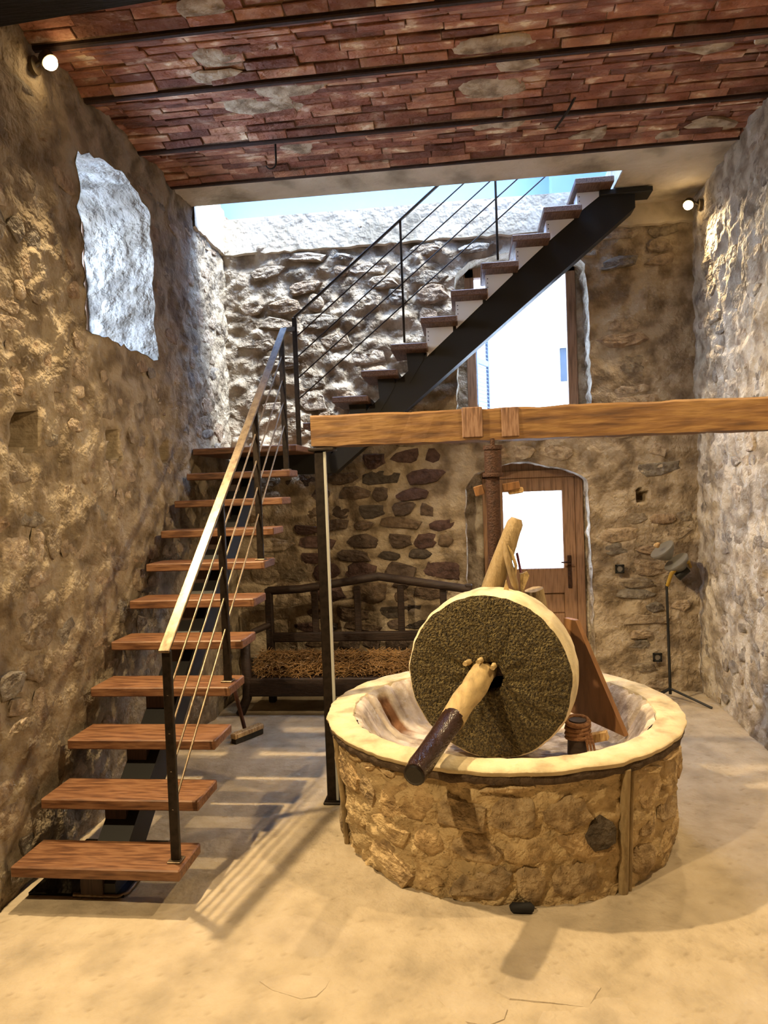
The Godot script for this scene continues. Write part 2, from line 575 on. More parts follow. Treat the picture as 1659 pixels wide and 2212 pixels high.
# ---------------------------------------------------------------- the scene
func _ready():
	rng.seed = 4711
	# camera
	var cam := Camera3D.new()
	cam.name = "camera"
	cam.fov = 69.976
	cam.near = 0.05
	cam.transform = Transform3D(Basis(Vector3(0.99260943, -0.03640652, -0.11576309), Vector3(0.03266564, 0.99888615, -0.03405013), Vector3(0.11687379, 0.030017, 0.99269305)), Vector3(0, 1.6, 0) * S)
	add_child(cam)
	cam.current = true
	# sky and exposure
	var we := WorldEnvironment.new()
	we.name = "environment"
	var env := Environment.new()
	env.background_mode = Environment.BG_SKY
	var sm := ProceduralSkyMaterial.new()
	sm.sky_top_color = Color(0.64, 0.77, 0.96)
	sm.sky_horizon_color = Color(0.86, 0.92, 0.98)
	sm.ground_bottom_color = Color(0.5, 0.5, 0.5)
	sm.ground_horizon_color = Color(0.7, 0.72, 0.75)
	var sky := Sky.new()
	sky.sky_material = sm
	env.sky = sky
	env.background_energy_multiplier = 40.0
	env.tonemap_mode = Environment.TONE_MAPPER_LINEAR
	env.tonemap_exposure = 1.08
	env.sdfgi_enabled = true
	env.ssao_enabled = true
	env.ssil_enabled = true
	we.environment = env
	add_child(we)
	# hazy sun high on the right, falling through the roof window over the stairs
	var sun := DirectionalLight3D.new()
	sun.name = "sun"
	sun.light_color = Color(0.93, 0.97, 1.0)
	sun.light_energy = 3.0
	sun.light_angular_distance = 9.0
	sun.shadow_enabled = true
	sun.basis = Basis.looking_at(Vector3(-0.42, -0.9, -0.17).normalized(), Vector3.UP)
	add_child(sun)
	make_materials()
	make_stone_shapes()
	build_shell()
	build_ceiling()
	build_upstairs()
	build_outside()
	build_openings()
	build_stairs()
	build_beam()
	build_mill()
	build_bench()
	build_small()
	build_lamps()

func build_shell():
	var nz := FastNoiseLite.new()
	nz.frequency = 2.2
	nz.fractal_octaves = 5
	nz.fractal_gain = 0.55
	nz.seed = 7
	var big := FastNoiseLite.new()
	big.frequency = 0.9
	big.seed = 8
	# floor
	var fb := MB.new()
	var crack := FastNoiseLite.new()
	crack.noise_type = FastNoiseLite.TYPE_CELLULAR
	crack.cellular_return_type = FastNoiseLite.RETURN_DISTANCE2_SUB
	crack.frequency = 2.3
	crack.seed = 12
	var rows := []
	var tint := []
	var nz_rows := 320
	for j in nz_rows + 1:
		var z: float = lerp(-1.7, -6.2, float(j) / nz_rows)
		var row := []
		var trow := []
		for i in 251:
			var x: float = lerp(-2.0, 1.8, i / 250.0)
			var y := nz.get_noise_2d(x * 1.3, z * 1.3) * 0.006
			var joint := 0.0
			if z > -2.75:
				var c := crack.get_noise_2d(x * 0.8 + nz.get_noise_2d(x * 2, z * 2) * 0.1, z * 1.2 + nz.get_noise_2d(z * 2, x * 2) * 0.1) + 1.0
				joint = clampf(1.0 - c / 0.09, 0.0, 1.0) * clampf((z + 2.75) * 6, 0, 1) * clampf(0.4 + nz.get_noise_2d(x * 1.5 + 5, z * 1.5) * 2.2, 0.0, 1.0)
			var pit := clampf((absf(nz.get_noise_2d(x * 5 + 70, z * 8)) - 0.42) * 5.0, 0.0, 1.0)
			y -= 0.012 * joint + 0.004 * pit
			row.append(Vector3(x, y, z))
			trow.append(Color(1, 1, 1).lerp(Color(0.5, 0.45, 0.38), maxf(joint * 0.75, pit * 0.5)))
		rows.append(row)
		tint.append(trow)
	fb.use_col = true
	fb.smooth(1)
	for j in nz_rows:
		for i in 250:
			for k in [[0, 0], [1, 1], [0, 1], [0, 0], [1, 0], [1, 1]]:
				fb.col = tint[j + k[0]][i + k[1]]
				fb.v(rows[j + k[0]][i + k[1]])
	fb.col = Color(1, 1, 1)
	fb.box(Vector3(-0.1, -0.11, -2.6), Vector3(4.4, 0.16, 7.6), 0.01)
	fb.box(Vector3(-0.1, -0.05, -0.2), Vector3(4.4, 0.1, 3.1), 0.01)
	var floor_ := struct(part("floor", fb, M.floor, self))
	# walls: u runs along the wall, v is up
	# left wall: u = -z
	var nl := nz
	var rg := FastNoiseLite.new()
	rg.fractal_type = FastNoiseLite.FRACTAL_RIDGED
	rg.frequency = 3.4
	rg.fractal_octaves = 4
	rg.seed = 19
	var win := densify(PackedVector2Array([Vector2(3.505, 2.455), Vector2(4.357, 2.45), Vector2(4.335, 2.84), Vector2(4.325, 3.31), Vector2(4.17, 3.40), Vector2(4.0, 3.43), Vector2(3.7, 3.40), Vector2(3.49, 3.33), Vector2(3.5, 2.9)]), 0.05, 0.012, 3)
	var holes_l := [rect_poly(2.862, 1.832, 3.03, 1.99), rect_poly(3.655, 1.82, 3.775, 1.968), rect_poly(4.352, 1.83, 4.44, 1.955)]
	var hl := func(q: Vector2) -> float:
		var h: float = nl.get_noise_2d(q.x * 1.6, q.y * 1.6) * 0.026 + rg.get_noise_2d(q.x * 1.1 + nl.get_noise_2d(q.y, q.x) * 0.1, q.y * 1.5) * 0.012 + big.get_noise_2d(q.x, q.y) * 0.012
		for k in holes_l:
			if Geometry2D.is_point_in_polygon(q + Vector2(nl.get_noise_2d(q.y * 6, q.x * 6), nl.get_noise_2d(q.x * 6, q.y * 5)) * 0.025, k):
				h -= 0.43
		return h
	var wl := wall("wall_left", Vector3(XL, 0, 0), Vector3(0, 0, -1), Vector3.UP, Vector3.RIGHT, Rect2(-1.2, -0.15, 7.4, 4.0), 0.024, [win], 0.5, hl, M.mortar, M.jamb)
	var pick := func(_c: Vector2): return M["stone%d" % (rng.randi() % 6)]
	var keep_l := func(c: Vector2) -> float:
		if c.x < 1.9:
			return 0.0
		return clampf(0.62 + big.get_noise_2d(c.x * 2 + 9, c.y * 2) * 0.9, 0.2, 0.95)
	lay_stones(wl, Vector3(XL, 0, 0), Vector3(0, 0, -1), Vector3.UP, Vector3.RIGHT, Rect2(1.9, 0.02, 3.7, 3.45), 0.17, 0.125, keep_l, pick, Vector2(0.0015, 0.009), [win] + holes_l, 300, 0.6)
	# right wall
	var hr := func(q: Vector2) -> float:
		return nl.get_noise_2d(q.x * 1.7 + 30, q.y * 1.7) * 0.03 + rg.get_noise_2d(q.x * 1.4 + 30, q.y * 1.4) * 0.013 + big.get_noise_2d(q.x + 40, q.y) * 0.012
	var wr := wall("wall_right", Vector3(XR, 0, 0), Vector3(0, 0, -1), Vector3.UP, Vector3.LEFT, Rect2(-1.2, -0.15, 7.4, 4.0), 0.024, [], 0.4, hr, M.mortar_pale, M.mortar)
	var keep_r := func(c: Vector2) -> float:
		if c.x < 2.8:
			return 0.0
		return clampf(0.6 + big.get_noise_2d(c.x * 2 + 50, c.y * 2) * 0.9, 0.15, 0.9)
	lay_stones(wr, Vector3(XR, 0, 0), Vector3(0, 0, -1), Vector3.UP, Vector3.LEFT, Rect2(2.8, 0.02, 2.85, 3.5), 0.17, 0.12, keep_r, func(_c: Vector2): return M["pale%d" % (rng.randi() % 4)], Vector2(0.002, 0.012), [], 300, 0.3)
	# back wall: u = x
	var win_u := densify(PackedVector2Array([Vector2(-0.08, 2.08), Vector2(0.935, 2.08), Vector2(0.935, 2.7), Vector2(0.915, 3.24), Vector2(0.78, 3.33), Vector2(0.4, 3.38), Vector2(0.05, 3.33), Vector2(-0.07, 3.2), Vector2(-0.06, 2.6)]), 0.05, 0.01, 5)
	var door_o := densify(PackedVector2Array([Vector2(-0.05, -0.02), Vector2(0.925, -0.02), Vector2(0.91, 0.6), Vector2(0.895, 1.63), Vector2(0.76, 1.70), Vector2(0.46, 1.78), Vector2(0.27, 1.765), Vector2(0.05, 1.70), Vector2(-0.035, 1.60), Vector2(-0.045, 0.7)]), 0.05, 0.008, 6)
	var vent := rect_poly(1.26, 1.455, 1.335, 1.525)
	var hb := func(q: Vector2) -> float:
		var a := 0.045 if q.y > 2.0 and q.x < 0.3 else 0.02
		var h: float = nl.get_noise_2d(q.x * 1.8 + 60, q.y * 2.6) * a - rg.get_noise_2d(q.x * 0.9 + 60, q.y * 1.5) * a * 0.45 + big.get_noise_2d(q.x + 80, q.y) * 0.012
		if Geometry2D.is_point_in_polygon(q + Vector2(nl.get_noise_2d(q.y * 6, q.x * 6), nl.get_noise_2d(q.x * 6, q.y * 5)) * 0.02, vent):
			h -= 0.2
		return h
	var wb := wall("wall_back", Vector3(0, 0, ZB), Vector3.RIGHT, Vector3.UP, Vector3.BACK, Rect2(-2.3, -0.15, 4.5, 3.91), 0.024, [win_u, door_o], 0.46, hb, M.mortar_back, M.mortar_pale)
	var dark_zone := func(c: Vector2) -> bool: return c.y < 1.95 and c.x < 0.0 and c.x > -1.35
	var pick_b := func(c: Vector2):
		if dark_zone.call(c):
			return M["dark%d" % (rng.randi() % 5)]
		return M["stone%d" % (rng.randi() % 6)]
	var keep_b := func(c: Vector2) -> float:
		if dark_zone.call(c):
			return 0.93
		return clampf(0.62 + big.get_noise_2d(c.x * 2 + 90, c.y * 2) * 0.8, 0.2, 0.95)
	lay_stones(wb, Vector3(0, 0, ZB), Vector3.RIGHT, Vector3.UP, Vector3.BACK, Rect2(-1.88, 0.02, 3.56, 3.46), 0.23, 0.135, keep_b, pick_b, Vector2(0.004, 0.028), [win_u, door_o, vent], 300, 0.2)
	# wall behind the camera and what closes the corners
	struct(boxed("wall_front", Vector3(-0.1, 1.9, 1.2), Vector3(4.6, 4.1, 0.3), M.mortar, self, 0.01))
	# plaster band round the top of the stairwell
	var pb := MB.new()
	var prow := []
	for j in 5:
		var row := []
		for i in 70:
			var x: float = lerp(-1.9, 1.72, i / 69.0)
			var edge := nz.get_noise_2d(x * 5, 3.0) * 0.02
			var y: float = [3.49 + edge, 3.50 + edge, 3.6, 3.7, 3.775][j]
			row.append(Vector3(x, y, ZB + (0.0 if j == 0 else 0.022 + nz.get_noise_2d(x * 2, y * 2) * 0.005)))
		prow.append(row)
	pb.grid(prow, -1)
	pb.box(Vector3(-0.09, 3.71, ZB - 0.12), Vector3(3.62, 0.13, 0.28), 0.006)
	struct(part("trim", pb, M.plaster, self))
	var pl := MB.new()
	prow = []
	for j in 5:
		var row := []
		for i in 20:
			var z: float = lerp(-5.05, ZB - 0.02, i / 19.0)
			var edge := nz.get_noise_2d(z * 5, 13.0) * 0.015
			var y: float = [3.5 + edge, 3.51 + edge, 3.6, 3.7, 3.86][j]
			row.append(Vector3(XL + (0.0 if j == 0 else 0.022), y, z))
		prow.append(row)
	for k in prow:
		k.reverse()
	pl.grid(prow, -1)
	struct(part("trim", pl, M.plaster, self))
	# loose slabs that show in the screed near the camera
	for k in 16:
		var p := Vector3(rng.randf_range(-1.2, 1.3), -0.001, rng.randf_range(-2.62, -1.9))
		var mm: StandardMaterial3D = M["flag%d" % (k % 3)] if M.has("flag0") else null
		if mm == null:
			for q in 3:
				mat("flag%d" % q, Color(0.685 + q * 0.012, 0.63 + q * 0.013, 0.555 + q * 0.015), 0.85, T.slab, Vector3.ONE * 0.6, T.n_coarse, 0.4)
			mm = M["flag%d" % (k % 3)]
		if p.z < -2.3 and Vector2(p.x - TC.x, p.z - TC.z).length() < 1.15:
			continue
		stone(floor_, p, Vector3.RIGHT, Vector3.FORWARD, Vector3.UP, rng.randf_range(0.09, 0.2), rng.randf_range(0.06, 0.12), 0.004, rng.randf_range(-0.5, 0.5), mm, "flagstone", 0.2)

func build_ceiling():
	var lines := [-4.705, -4.2, -3.61, -3.16, -2.62]
	var br := RandomNumberGenerator.new()
	br.seed = 99
	for k in 4:
		var z0: float = lines[k]
		var z1: float = lines[k + 1]
		var mid := (z0 + z1) / 2.0
		var half := (z1 - z0) / 2.0
		var arch := func(z: float) -> float: return CH + 0.05 * (1.0 - pow((z - mid) / half, 2))
		var b := MB.new()
		var rows := []
		for j in 13:
			var z: float = lerp(z0, z1, j / 12.0)
			var row := []
			for i in 41:
				row.append(Vector3(lerp(-2.0, 1.8, i / 40.0), arch.call(z) - 0.002, z))
			rows.append(row)
		b.grid(rows, 1)
		b.box(Vector3(-0.1, CH + 0.15, mid), Vector3(4.3, 0.16, half * 2), 0.004)
		var bay := part("ceiling", b, M.vault, self)
		struct(bay)
		var n_rows := int(round(half * 2 / 0.066))
		for j in n_rows:
			var za: float = lerp(z0 + 0.02, z1 - 0.02, float(j) / n_rows)
			var zb: float = lerp(z0 + 0.02, z1 - 0.02, float(j + 1) / n_rows)
			var x := XL - br.randf() * 0.25
			while x < XR:
				var w := br.randf_range(0.19, 0.29)
				var xa: float = max(x, XL - 0.02)
				var xb: float = min(x + w, XR + 0.02)
				x += w
				if xb - xa < 0.04:
					continue
				var zc := (za + zb) / 2.0
				var ang := atan((arch.call(zb) - arch.call(za)) / (zb - za))
				var q := nb(bay)
				q.box(Vector3((xa + xb) / 2.0, (arch.call(za) + arch.call(zb)) / 2.0 + br.randf_range(-0.006, 0.009), zc), Vector3(xb - xa - br.randf_range(0.001, 0.009), 0.03, zb - za - br.randf_range(0.001, 0.011)), 0.003, Basis(Vector3.RIGHT, -ang) * Basis(Vector3.UP, br.randf_range(-0.012, 0.012)), 0.003, br.randi() % 1000)
				part("brick", q, M["brick%d" % (br.randi() % 6)], bay)
		for s in 7:
			var pz := br.randf_range(z0 + 0.05, z1 - 0.05)
			stone(bay, Vector3([-1.0, 0.25, br.randf_range(-1.7, 1.5), br.randf_range(-1.7, 1.5), 1.5, 0.2, -1.1][s] + br.randf_range(-0.15, 0.15), arch.call(pz) - 0.015, pz), Vector3.RIGHT, Vector3.BACK, Vector3.DOWN, br.randf_range(0.05, 0.2), br.randf_range(0.03, 0.1), 0.006, br.randf_range(-0.3, 0.3), M.smear, "mortar_patch")
		var jb := nb(bay)
		jb.box(Vector3(-0.1, CH - 0.002, z1), Vector3(3.75, 0.03, 0.03), 0.006)
		part("steel_joist", jb, M.rust_joist, bay)
	var je := MB.new()
	je.box(Vector3(-0.1, CH + 0.004, lines[0]), Vector3(3.75, 0.028, 0.03), 0.006)
	struct(part("trim", je, M.rust_joist, self))
	# plastered slab round the stair opening
	struct(boxed("ceiling", Vector3(-0.1, CH + 0.11, -4.875), Vector3(3.9, 0.215, 0.35), M.plaster, self, 0.006))
	struct(boxed("ceiling", Vector3(1.4, CH + 0.11, -5.45), Vector3(0.66, 0.215, 0.82), M.plaster, self, 0.006))
	# ceiling over the camera and the dark timber at its edge
	struct(boxed("ceiling", Vector3(-0.1, CH + 0.16, -0.75), Vector3(4.3, 0.2, 3.8), M.vault, self, 0.01))
	var t := thing("ceiling_beam", "blackened timber beam across the top left corner, below the brick vaults", "beam", Vector3(-0.1, 3.45, -2.527))
	boxed("timber", Vector3(-0.1, 3.59, -2.527), Vector3(3.75, 0.28, 0.2), M.beam_dark, t, 0.02, Basis(Vector3.UP, -0.0625))

func build_upstairs():
	# a white room above the stairwell with a roof window
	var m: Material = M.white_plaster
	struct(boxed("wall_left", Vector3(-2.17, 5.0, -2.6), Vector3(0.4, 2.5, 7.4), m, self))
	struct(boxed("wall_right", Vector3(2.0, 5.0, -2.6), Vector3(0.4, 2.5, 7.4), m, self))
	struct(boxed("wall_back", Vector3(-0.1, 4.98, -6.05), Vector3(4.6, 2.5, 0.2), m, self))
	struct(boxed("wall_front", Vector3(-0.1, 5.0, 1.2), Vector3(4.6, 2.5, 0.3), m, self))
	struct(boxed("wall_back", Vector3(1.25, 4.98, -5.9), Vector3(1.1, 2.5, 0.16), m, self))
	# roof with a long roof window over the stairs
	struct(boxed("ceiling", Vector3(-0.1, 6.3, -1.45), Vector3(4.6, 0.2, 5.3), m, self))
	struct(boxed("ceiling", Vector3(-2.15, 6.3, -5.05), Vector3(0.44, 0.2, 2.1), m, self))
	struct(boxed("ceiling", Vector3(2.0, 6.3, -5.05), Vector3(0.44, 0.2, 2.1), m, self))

func build_outside():
	struct(boxed("ground", Vector3(0, -0.2, -10), Vector3(30, 0.1, 40), M.ground, self))
	var f := thing("house_facade", "white rendered house across the lane seen through the glazing", "house", Vector3(0, -0.15, -8.6))
	boxed("wall", Vector3(0.3, 3.4, -8.85), Vector3(7, 3.4, 0.3), M.facade, f)
	boxed("stone_base", Vector3(0.3, 0.78, -8.85), Vector3(7, 1.86, 0.34), M.facade_stone, f, 0.01)
	boxed("window_recess", Vector3(1.25, 2.98, -8.7), Vector3(0.32, 0.4, 0.06), M.facade_blue, f)
	boxed("lintel", Vector3(1.22, 3.2, -8.69), Vector3(0.42, 0.08, 0.08), M.facade_stone, f)
	var s := thing("window_shutter", "pale blue louvred shutter folded open outside the upper window", "shutter", Vector3(0.06, 2.1, -6.16))
	var ang := Basis(Vector3.UP, 1.2)
	var o := Vector3(0.085, 2.66, -6.2)
	for e in [0.02, 0.3]:
		boxed("stile", o + ang * Vector3(e, 0, 0), Vector3(0.035, 1.12, 0.025), M.shutter_blue, s, 0.003, ang)
	for y in [-0.54, 0.0, 0.54]:
		boxed("rail", o + ang * Vector3(0.16, y, 0), Vector3(0.25, 0.05, 0.024), M.shutter_blue, s, 0.003, ang)
	for y in [-0.4, 0.4]:
		boxed("hinge", Vector3(0.075, 2.66 + y, -6.165), Vector3(0.05, 0.04, 0.09), M.rust_iron, s, 0.003)
	for k in 32:
		if abs(k - 15.5) > 1.0:
			boxed("louvre", o + ang * Vector3(0.16, -0.5 + k * 0.0325, 0), Vector3(0.25, 0.004, 0.026), M.shutter_blue, s, 0.001, ang * Basis(Vector3.RIGHT, 0.6))

func build_openings():
	# upper window in the back wall
	var w := thing("window", "", "", Vector3(0.44, 2.1, -5.93))
	w.remove_meta("label"); w.remove_meta("category")
	struct(w)
	w.name = "window_1"
	var z := -5.945
	boxed("frame", Vector3(0.05, 2.7, z), Vector3(0.075, 1.25, 0.07), M.door_wood, w)
	boxed("frame", Vector3(0.838, 2.7, z), Vector3(0.075, 1.25, 0.07), M.door_wood, w)
	boxed("frame", Vector3(0.444, 3.3, z), Vector3(0.86, 0.09, 0.07), M.door_wood, w)
	boxed("frame", Vector3(0.444, 2.1, z), Vector3(0.86, 0.08, 0.08), M.door_wood, w)
	boxed("glass_pane", Vector3(0.444, 2.7, z), Vector3(0.72, 1.13, 0.008), M.pane, w, 0.001)
	boxed("panel", Vector3(-0.04, 2.7, z), Vector3(0.12, 1.25, 0.04), M.mortar_pale, w)
	boxed("panel", Vector3(0.925, 2.7, z), Vector3(0.1, 1.25, 0.04), M.mortar_pale, w)
	boxed("panel", Vector3(0.444, 3.4, z), Vector3(1.05, 0.12, 0.04), M.mortar_pale, w)
	# door
	var d := thing("door", "", "", Vector3(0.45, 0, -5.93))
	d.remove_meta("label"); d.remove_meta("category")
	struct(d)
	d.name = "door_1"
	z = -5.94
	boxed("frame", Vector3(0.13, 0.85, z), Vector3(0.06, 1.7, 0.09), M.door_wood, d)
	boxed("frame", Vector3(0.855, 0.85, z), Vector3(0.06, 1.7, 0.09), M.door_wood, d)
	boxed("frame", Vector3(0.49, 1.685, z), Vector3(0.79, 0.06, 0.09), M.door_wood, d)
	boxed("panel", Vector3(0.44, 1.77, z), Vector3(1.05, 0.12, 0.05), M.door_wood, d)
	boxed("panel", Vector3(0.03, 0.85, z), Vector3(0.15, 1.75, 0.05), M.mortar_pale, d)
	boxed("panel", Vector3(0.92, 0.85, z), Vector3(0.08, 1.75, 0.05), M.mortar_pale, d)
	boxed("stile", Vector3(0.213, 0.84, z), Vector3(0.1, 1.63, 0.05), M.door_wood, d)
	boxed("stile", Vector3(0.775, 0.84, z), Vector3(0.1, 1.63, 0.05), M.door_wood, d)
	boxed("rail", Vector3(0.494, 1.6, z), Vector3(0.47, 0.11, 0.05), M.door_wood, d)
	boxed("rail", Vector3(0.494, 0.83, z), Vector3(0.47, 0.2, 0.05), M.door_wood, d)
	boxed("rail", Vector3(0.494, 0.12, z), Vector3(0.47, 0.22, 0.05), M.door_wood, d)
	boxed("backing", Vector3(0.494, 0.45, z - 0.02), Vector3(0.5, 0.75, 0.012), M.door_wood, d)
	for k in 3:
		boxed("panel", Vector3(0.494, 0.65 - k * 0.17, z - 0.005), Vector3(0.48, 0.17, 0.028), M.door_wood, d, 0.012)
	boxed("glass_pane", Vector3(0.494, 1.24, z), Vector3(0.46, 0.63, 0.008), M.pane, d, 0.001)
	var hb := nb(d)
	hb.box(Vector3(0.768, 0.9, z + 0.03), Vector3(0.03, 0.26, 0.008), 0.003)
	hb.tube([Vector3(0.768, 0.98, z + 0.03), Vector3(0.768, 0.98, z + 0.065), Vector3(0.7, 0.978, z + 0.068)], [0.007, 0.007, 0.006], 8)
	part("handle", hb, M.rust_iron, d)
	# window at the outer face of the left wall
	var l := thing("window", "", "", Vector3(-2.33, 2.45, -3.93))
	l.remove_meta("label"); l.remove_meta("category")
	struct(l)
	l.name = "window_2"
	var x := -2.34
	for e in [-3.5, -4.345]:
		boxed("frame", Vector3(x, 2.93, e), Vector3(0.05, 0.98, 0.05), M.door_wood, l)
	for e in [2.465, 3.41]:
		boxed("frame", Vector3(x, e, -3.92), Vector3(0.05, 0.05, 0.9), M.door_wood, l)
	boxed("frame", Vector3(x, 2.93, -3.92), Vector3(0.05, 0.98, 0.04), M.door_wood, l)
	boxed("glass_pane", Vector3(x, 2.93, -3.71), Vector3(0.006, 0.9, 0.38), M.pane, l, 0.001)
	boxed("glass_pane", Vector3(x, 2.93, -4.13), Vector3(0.006, 0.9, 0.38), M.pane, l, 0.001)

func build_stairs():
	var t := thing("staircase", "dark steel staircase with open timber treads, wire railings and a landing at the left wall", "staircase", Vector3(-1.5, 0, -3.6))
	var x0 := -1.84
	var x1 := -1.148
	for k in range(1, 11):
		var y := k * RISE
		var z := SZ - k * GO
		boxed("tread", Vector3((x0 + x1) / 2, y - 0.022, z - 0.114), Vector3(x1 - x0, 0.044, 0.228), M.tread, t, 0.005)
		boxed("support_plate", Vector3(-1.56, y - 0.13, z - 0.115), Vector3(0.095, 0.17, 0.04), M.plate_brown, t, 0.003)
		var sb := nb(t)
		sb.prism(PackedVector2Array([Vector2(-0.13, -0.044), Vector2(-0.21, -0.044), Vector2(-0.21, -0.19), Vector2(-0.13, -0.22)]), Vector3(-1.605, y, z), Vector3(0, 0, 1), Vector3.UP, Vector3(0.09, 0, 0))
		part("support_box", sb, M.steel_black, t)
	# lower stringer: a sloping box section under the middle of the treads
	var line := func(z: float) -> float: return RISE * (SZ - z) / GO
	var lo := nb(t)
	var za := -2.74
	var zb := -5.0
	lo.prism(PackedVector2Array([Vector2(za, 0.0), Vector2(za - 0.17, 0.0), Vector2(zb, line.call(zb) - 0.38), Vector2(zb, line.call(zb) - 0.2), Vector2(za, max(0.02, line.call(za) - 0.2))]), Vector3(-1.605, 0, 0), Vector3(0, 0, 1), Vector3.UP, Vector3(0.14, 0, 0))
	part("stringer", lo, M.steel_black, t)
	# landing
	boxed("landing", Vector3(-1.512, 11 * RISE - 0.022, -5.25), Vector3(0.73, 0.044, 0.82), M.tread, t, 0.005)
	# upper stringer: level under the landing, then climbing to the right
	var up := nb(t)
	up.prism(PackedVector2Array([Vector2(-1.74, 1.885), Vector2(-1.74, 1.74), Vector2(-0.985, 1.74), Vector2(1.215, 3.51), Vector2(1.215, 3.642), Vector2(0.96, 3.642), Vector2(-0.80, 2.13), Vector2(-1.0, 1.885)]), Vector3(0, 0, -5.5), Vector3.RIGHT, Vector3.UP, Vector3(0, 0, 0.15))
	part("stringer", up, M.steel_black, t)
	boxed("anchor_plate", Vector3(1.15, 3.62, -5.4), Vector3(0.36, 0.035, 0.16), M.steel_black, t, 0.003)
	for i in 10:
		var y := 2.106 + RISE * i
		var xx := -1.179 + GU * i
		boxed("tread", Vector3(xx + 0.13, y - 0.022, ZU - 0.225), Vector3(0.26, 0.044, 0.45), M.tread_up, t, 0.005)
		var sb := nb(t)
		var bot: float = 2.13 + (xx + 0.8) * 0.859
		sb.prism(PackedVector2Array([Vector2(0.03 if i > 3 else 0.1, -0.046), Vector2(0.03 if i > 3 else 0.115, min(bot + 0.0 - y, -0.1)), Vector2(0.225, min(bot + 0.17 - y, -0.05)), Vector2(0.225, -0.046)]), Vector3(xx, y, -5.5), Vector3.RIGHT, Vector3.UP, Vector3(0, 0, 0.155))
		var box_ := part("support_box", sb, M.side_panel if i > 3 else M.steel_black, t)
		for s in (3 if i > 3 else 0):
			var q := nb(t)
			q.tube([Vector3(xx + 0.045, y - 0.075 - s * 0.03, -5.345), Vector3(xx + 0.045, y - 0.075 - s * 0.03, -5.341)], [0.004, 0.004], 6)
			part("screw", q, M.steel_black, box_)
	# lower railing
	var rail := nb(t)
	var rx := -1.19
	var a := Vector3(rx, 1.0, -2.7)
	var b := Vector3(rx, 2.69, -4.79)
	rail.bar(a + Vector3(0, 0.006, 0.02), b + Vector3(0, 0.006, 0), 0.045, 0.014)
	var hand := part("handrail", rail, M.rail_steel, t)
	var slope := (b.y - a.y) / (b.z - a.z)
	for p in [[-2.71, 1], [-3.4, 4], [-4.04, 7], [-4.71, 10]]:
		var top: float = a.y + slope * (p[0] - a.z)
		boxed("railing_post", Vector3(rx, (top + p[1] * RISE) / 2, p[0]), Vector3(0.036, top - p[1] * RISE, 0.022), M.steel, t, 0.003)
		boxed("foot_plate", Vector3(rx, p[1] * RISE + 0.004, p[0]), Vector3(0.055, 0.008, 0.055), M.rail_steel, t, 0.002)
	for o in [0.17, 0.32, 0.47, 0.62]:
		var wb := nb(t)
		wb.tube([a + Vector3(0, -o, 0), b + Vector3(0, -o, 0.06)], [0.005, 0.005], 6)
		part("railing_wire", wb, M.rail_steel, t)
	# upper railing
	var c := Vector3(-1.205, 2.855, -5.17)
	var s2 := RISE / GU
	var e := Vector3(0.62, 2.855 + 1.825 * s2, -5.17)
	var r2 := nb(t)
	r2.bar(c, e, 0.028, 0.014, Vector3(0, 0, 1))
	r2.bar(b, c + Vector3(0, -0.08, 0), 0.03, 0.012, Vector3.UP)
	part("handrail", r2, M.steel, t)
	for p in [[-1.205, 1.93, 0.034], [-0.42, 2.632, 0.016], [0.247, 3.158, 0.016]]:
		var top: float = c.y + (p[0] - c.x) * s2
		boxed("railing_post", Vector3(p[0], (top + p[1]) / 2, -5.17), Vector3(p[2], top - p[1], 0.016), M.steel, t, 0.003)
	for o in [0.145, 0.29, 0.44, 0.59]:
		var wb := nb(t)
		var wa := c + Vector3(0, -o, 0)
		var we := e + Vector3(0, -o, 0)
		wb.tube([wa, we], [0.005, 0.005], 6)
		part("railing_wire", wb, M.steel, t)

func build_beam():
	var t := thing("wooden_beam", "long squared honey-coloured timber beam spanning the room above the millstone", "beam", Vector3(0.4, 1.83, -3.72))
	var b := nb(t)
	var rows := []
	var nz := FastNoiseLite.new()
	nz.frequency = 3.0
	for i in 40:
		var x: float = lerp(-0.79, 1.69, i / 39.0)
		var ring := []
		for q in [[0.0, 1.83], [0.0, 1.975], [-0.008, 1.985], [-0.15, 1.985], [-0.16, 1.975], [-0.16, 1.83], [0.0, 1.83]]:
			ring.append(Vector3(x, q[1] + nz.get_noise_2d(x * 2, q[0] * 9 + q[1] * 5) * 0.008 - (0.006 * x), -3.655 + q[0] + nz.get_noise_2d(x * 3 + 50, q[1] * 9) * 0.005))
		rows.append(ring)
	b.grid(rows, -1)
	b.st.set_smooth_group(-1)
	for e in [0, 39]:
		for k in range(1, 5):
			b.otri(rows[e][0], rows[e][k], rows[e][k + 1], Vector3(0.4, 1.9, -3.73))
	part("timber", b, M.beam, t)
	boxed("packing_block", Vector3(0.025, 1.918, -3.662), Vector3(0.1, 0.15, 0.035), M.beam_block, t, 0.004)
	boxed("packing_block", Vector3(0.21, 1.912, -3.664), Vector3(0.085, 0.146, 0.03), M.beam_block, t, 0.004)
	var p := thing("steel_post", "slim square steel post standing under the left end of the beam", "post", Vector3(-0.735, 0, -3.68))
	boxed("shaft", Vector3(-0.752, 0.905, -3.69), Vector3(0.055, 1.81, 0.055), M.steel, p, 0.004)
	boxed("edge_flange", Vector3(-0.723, 0.91, -3.657), Vector3(0.014, 1.79, 0.012), M.edge_grey, p, 0.002)
	boxed("head_plate", Vector3(-0.74, 1.817, -3.7), Vector3(0.13, 0.014, 0.12), M.steel, p, 0.003)
	boxed("foot_plate", Vector3(-0.75, 0.006, -3.68), Vector3(0.09, 0.012, 0.1), M.steel, p, 0.003)

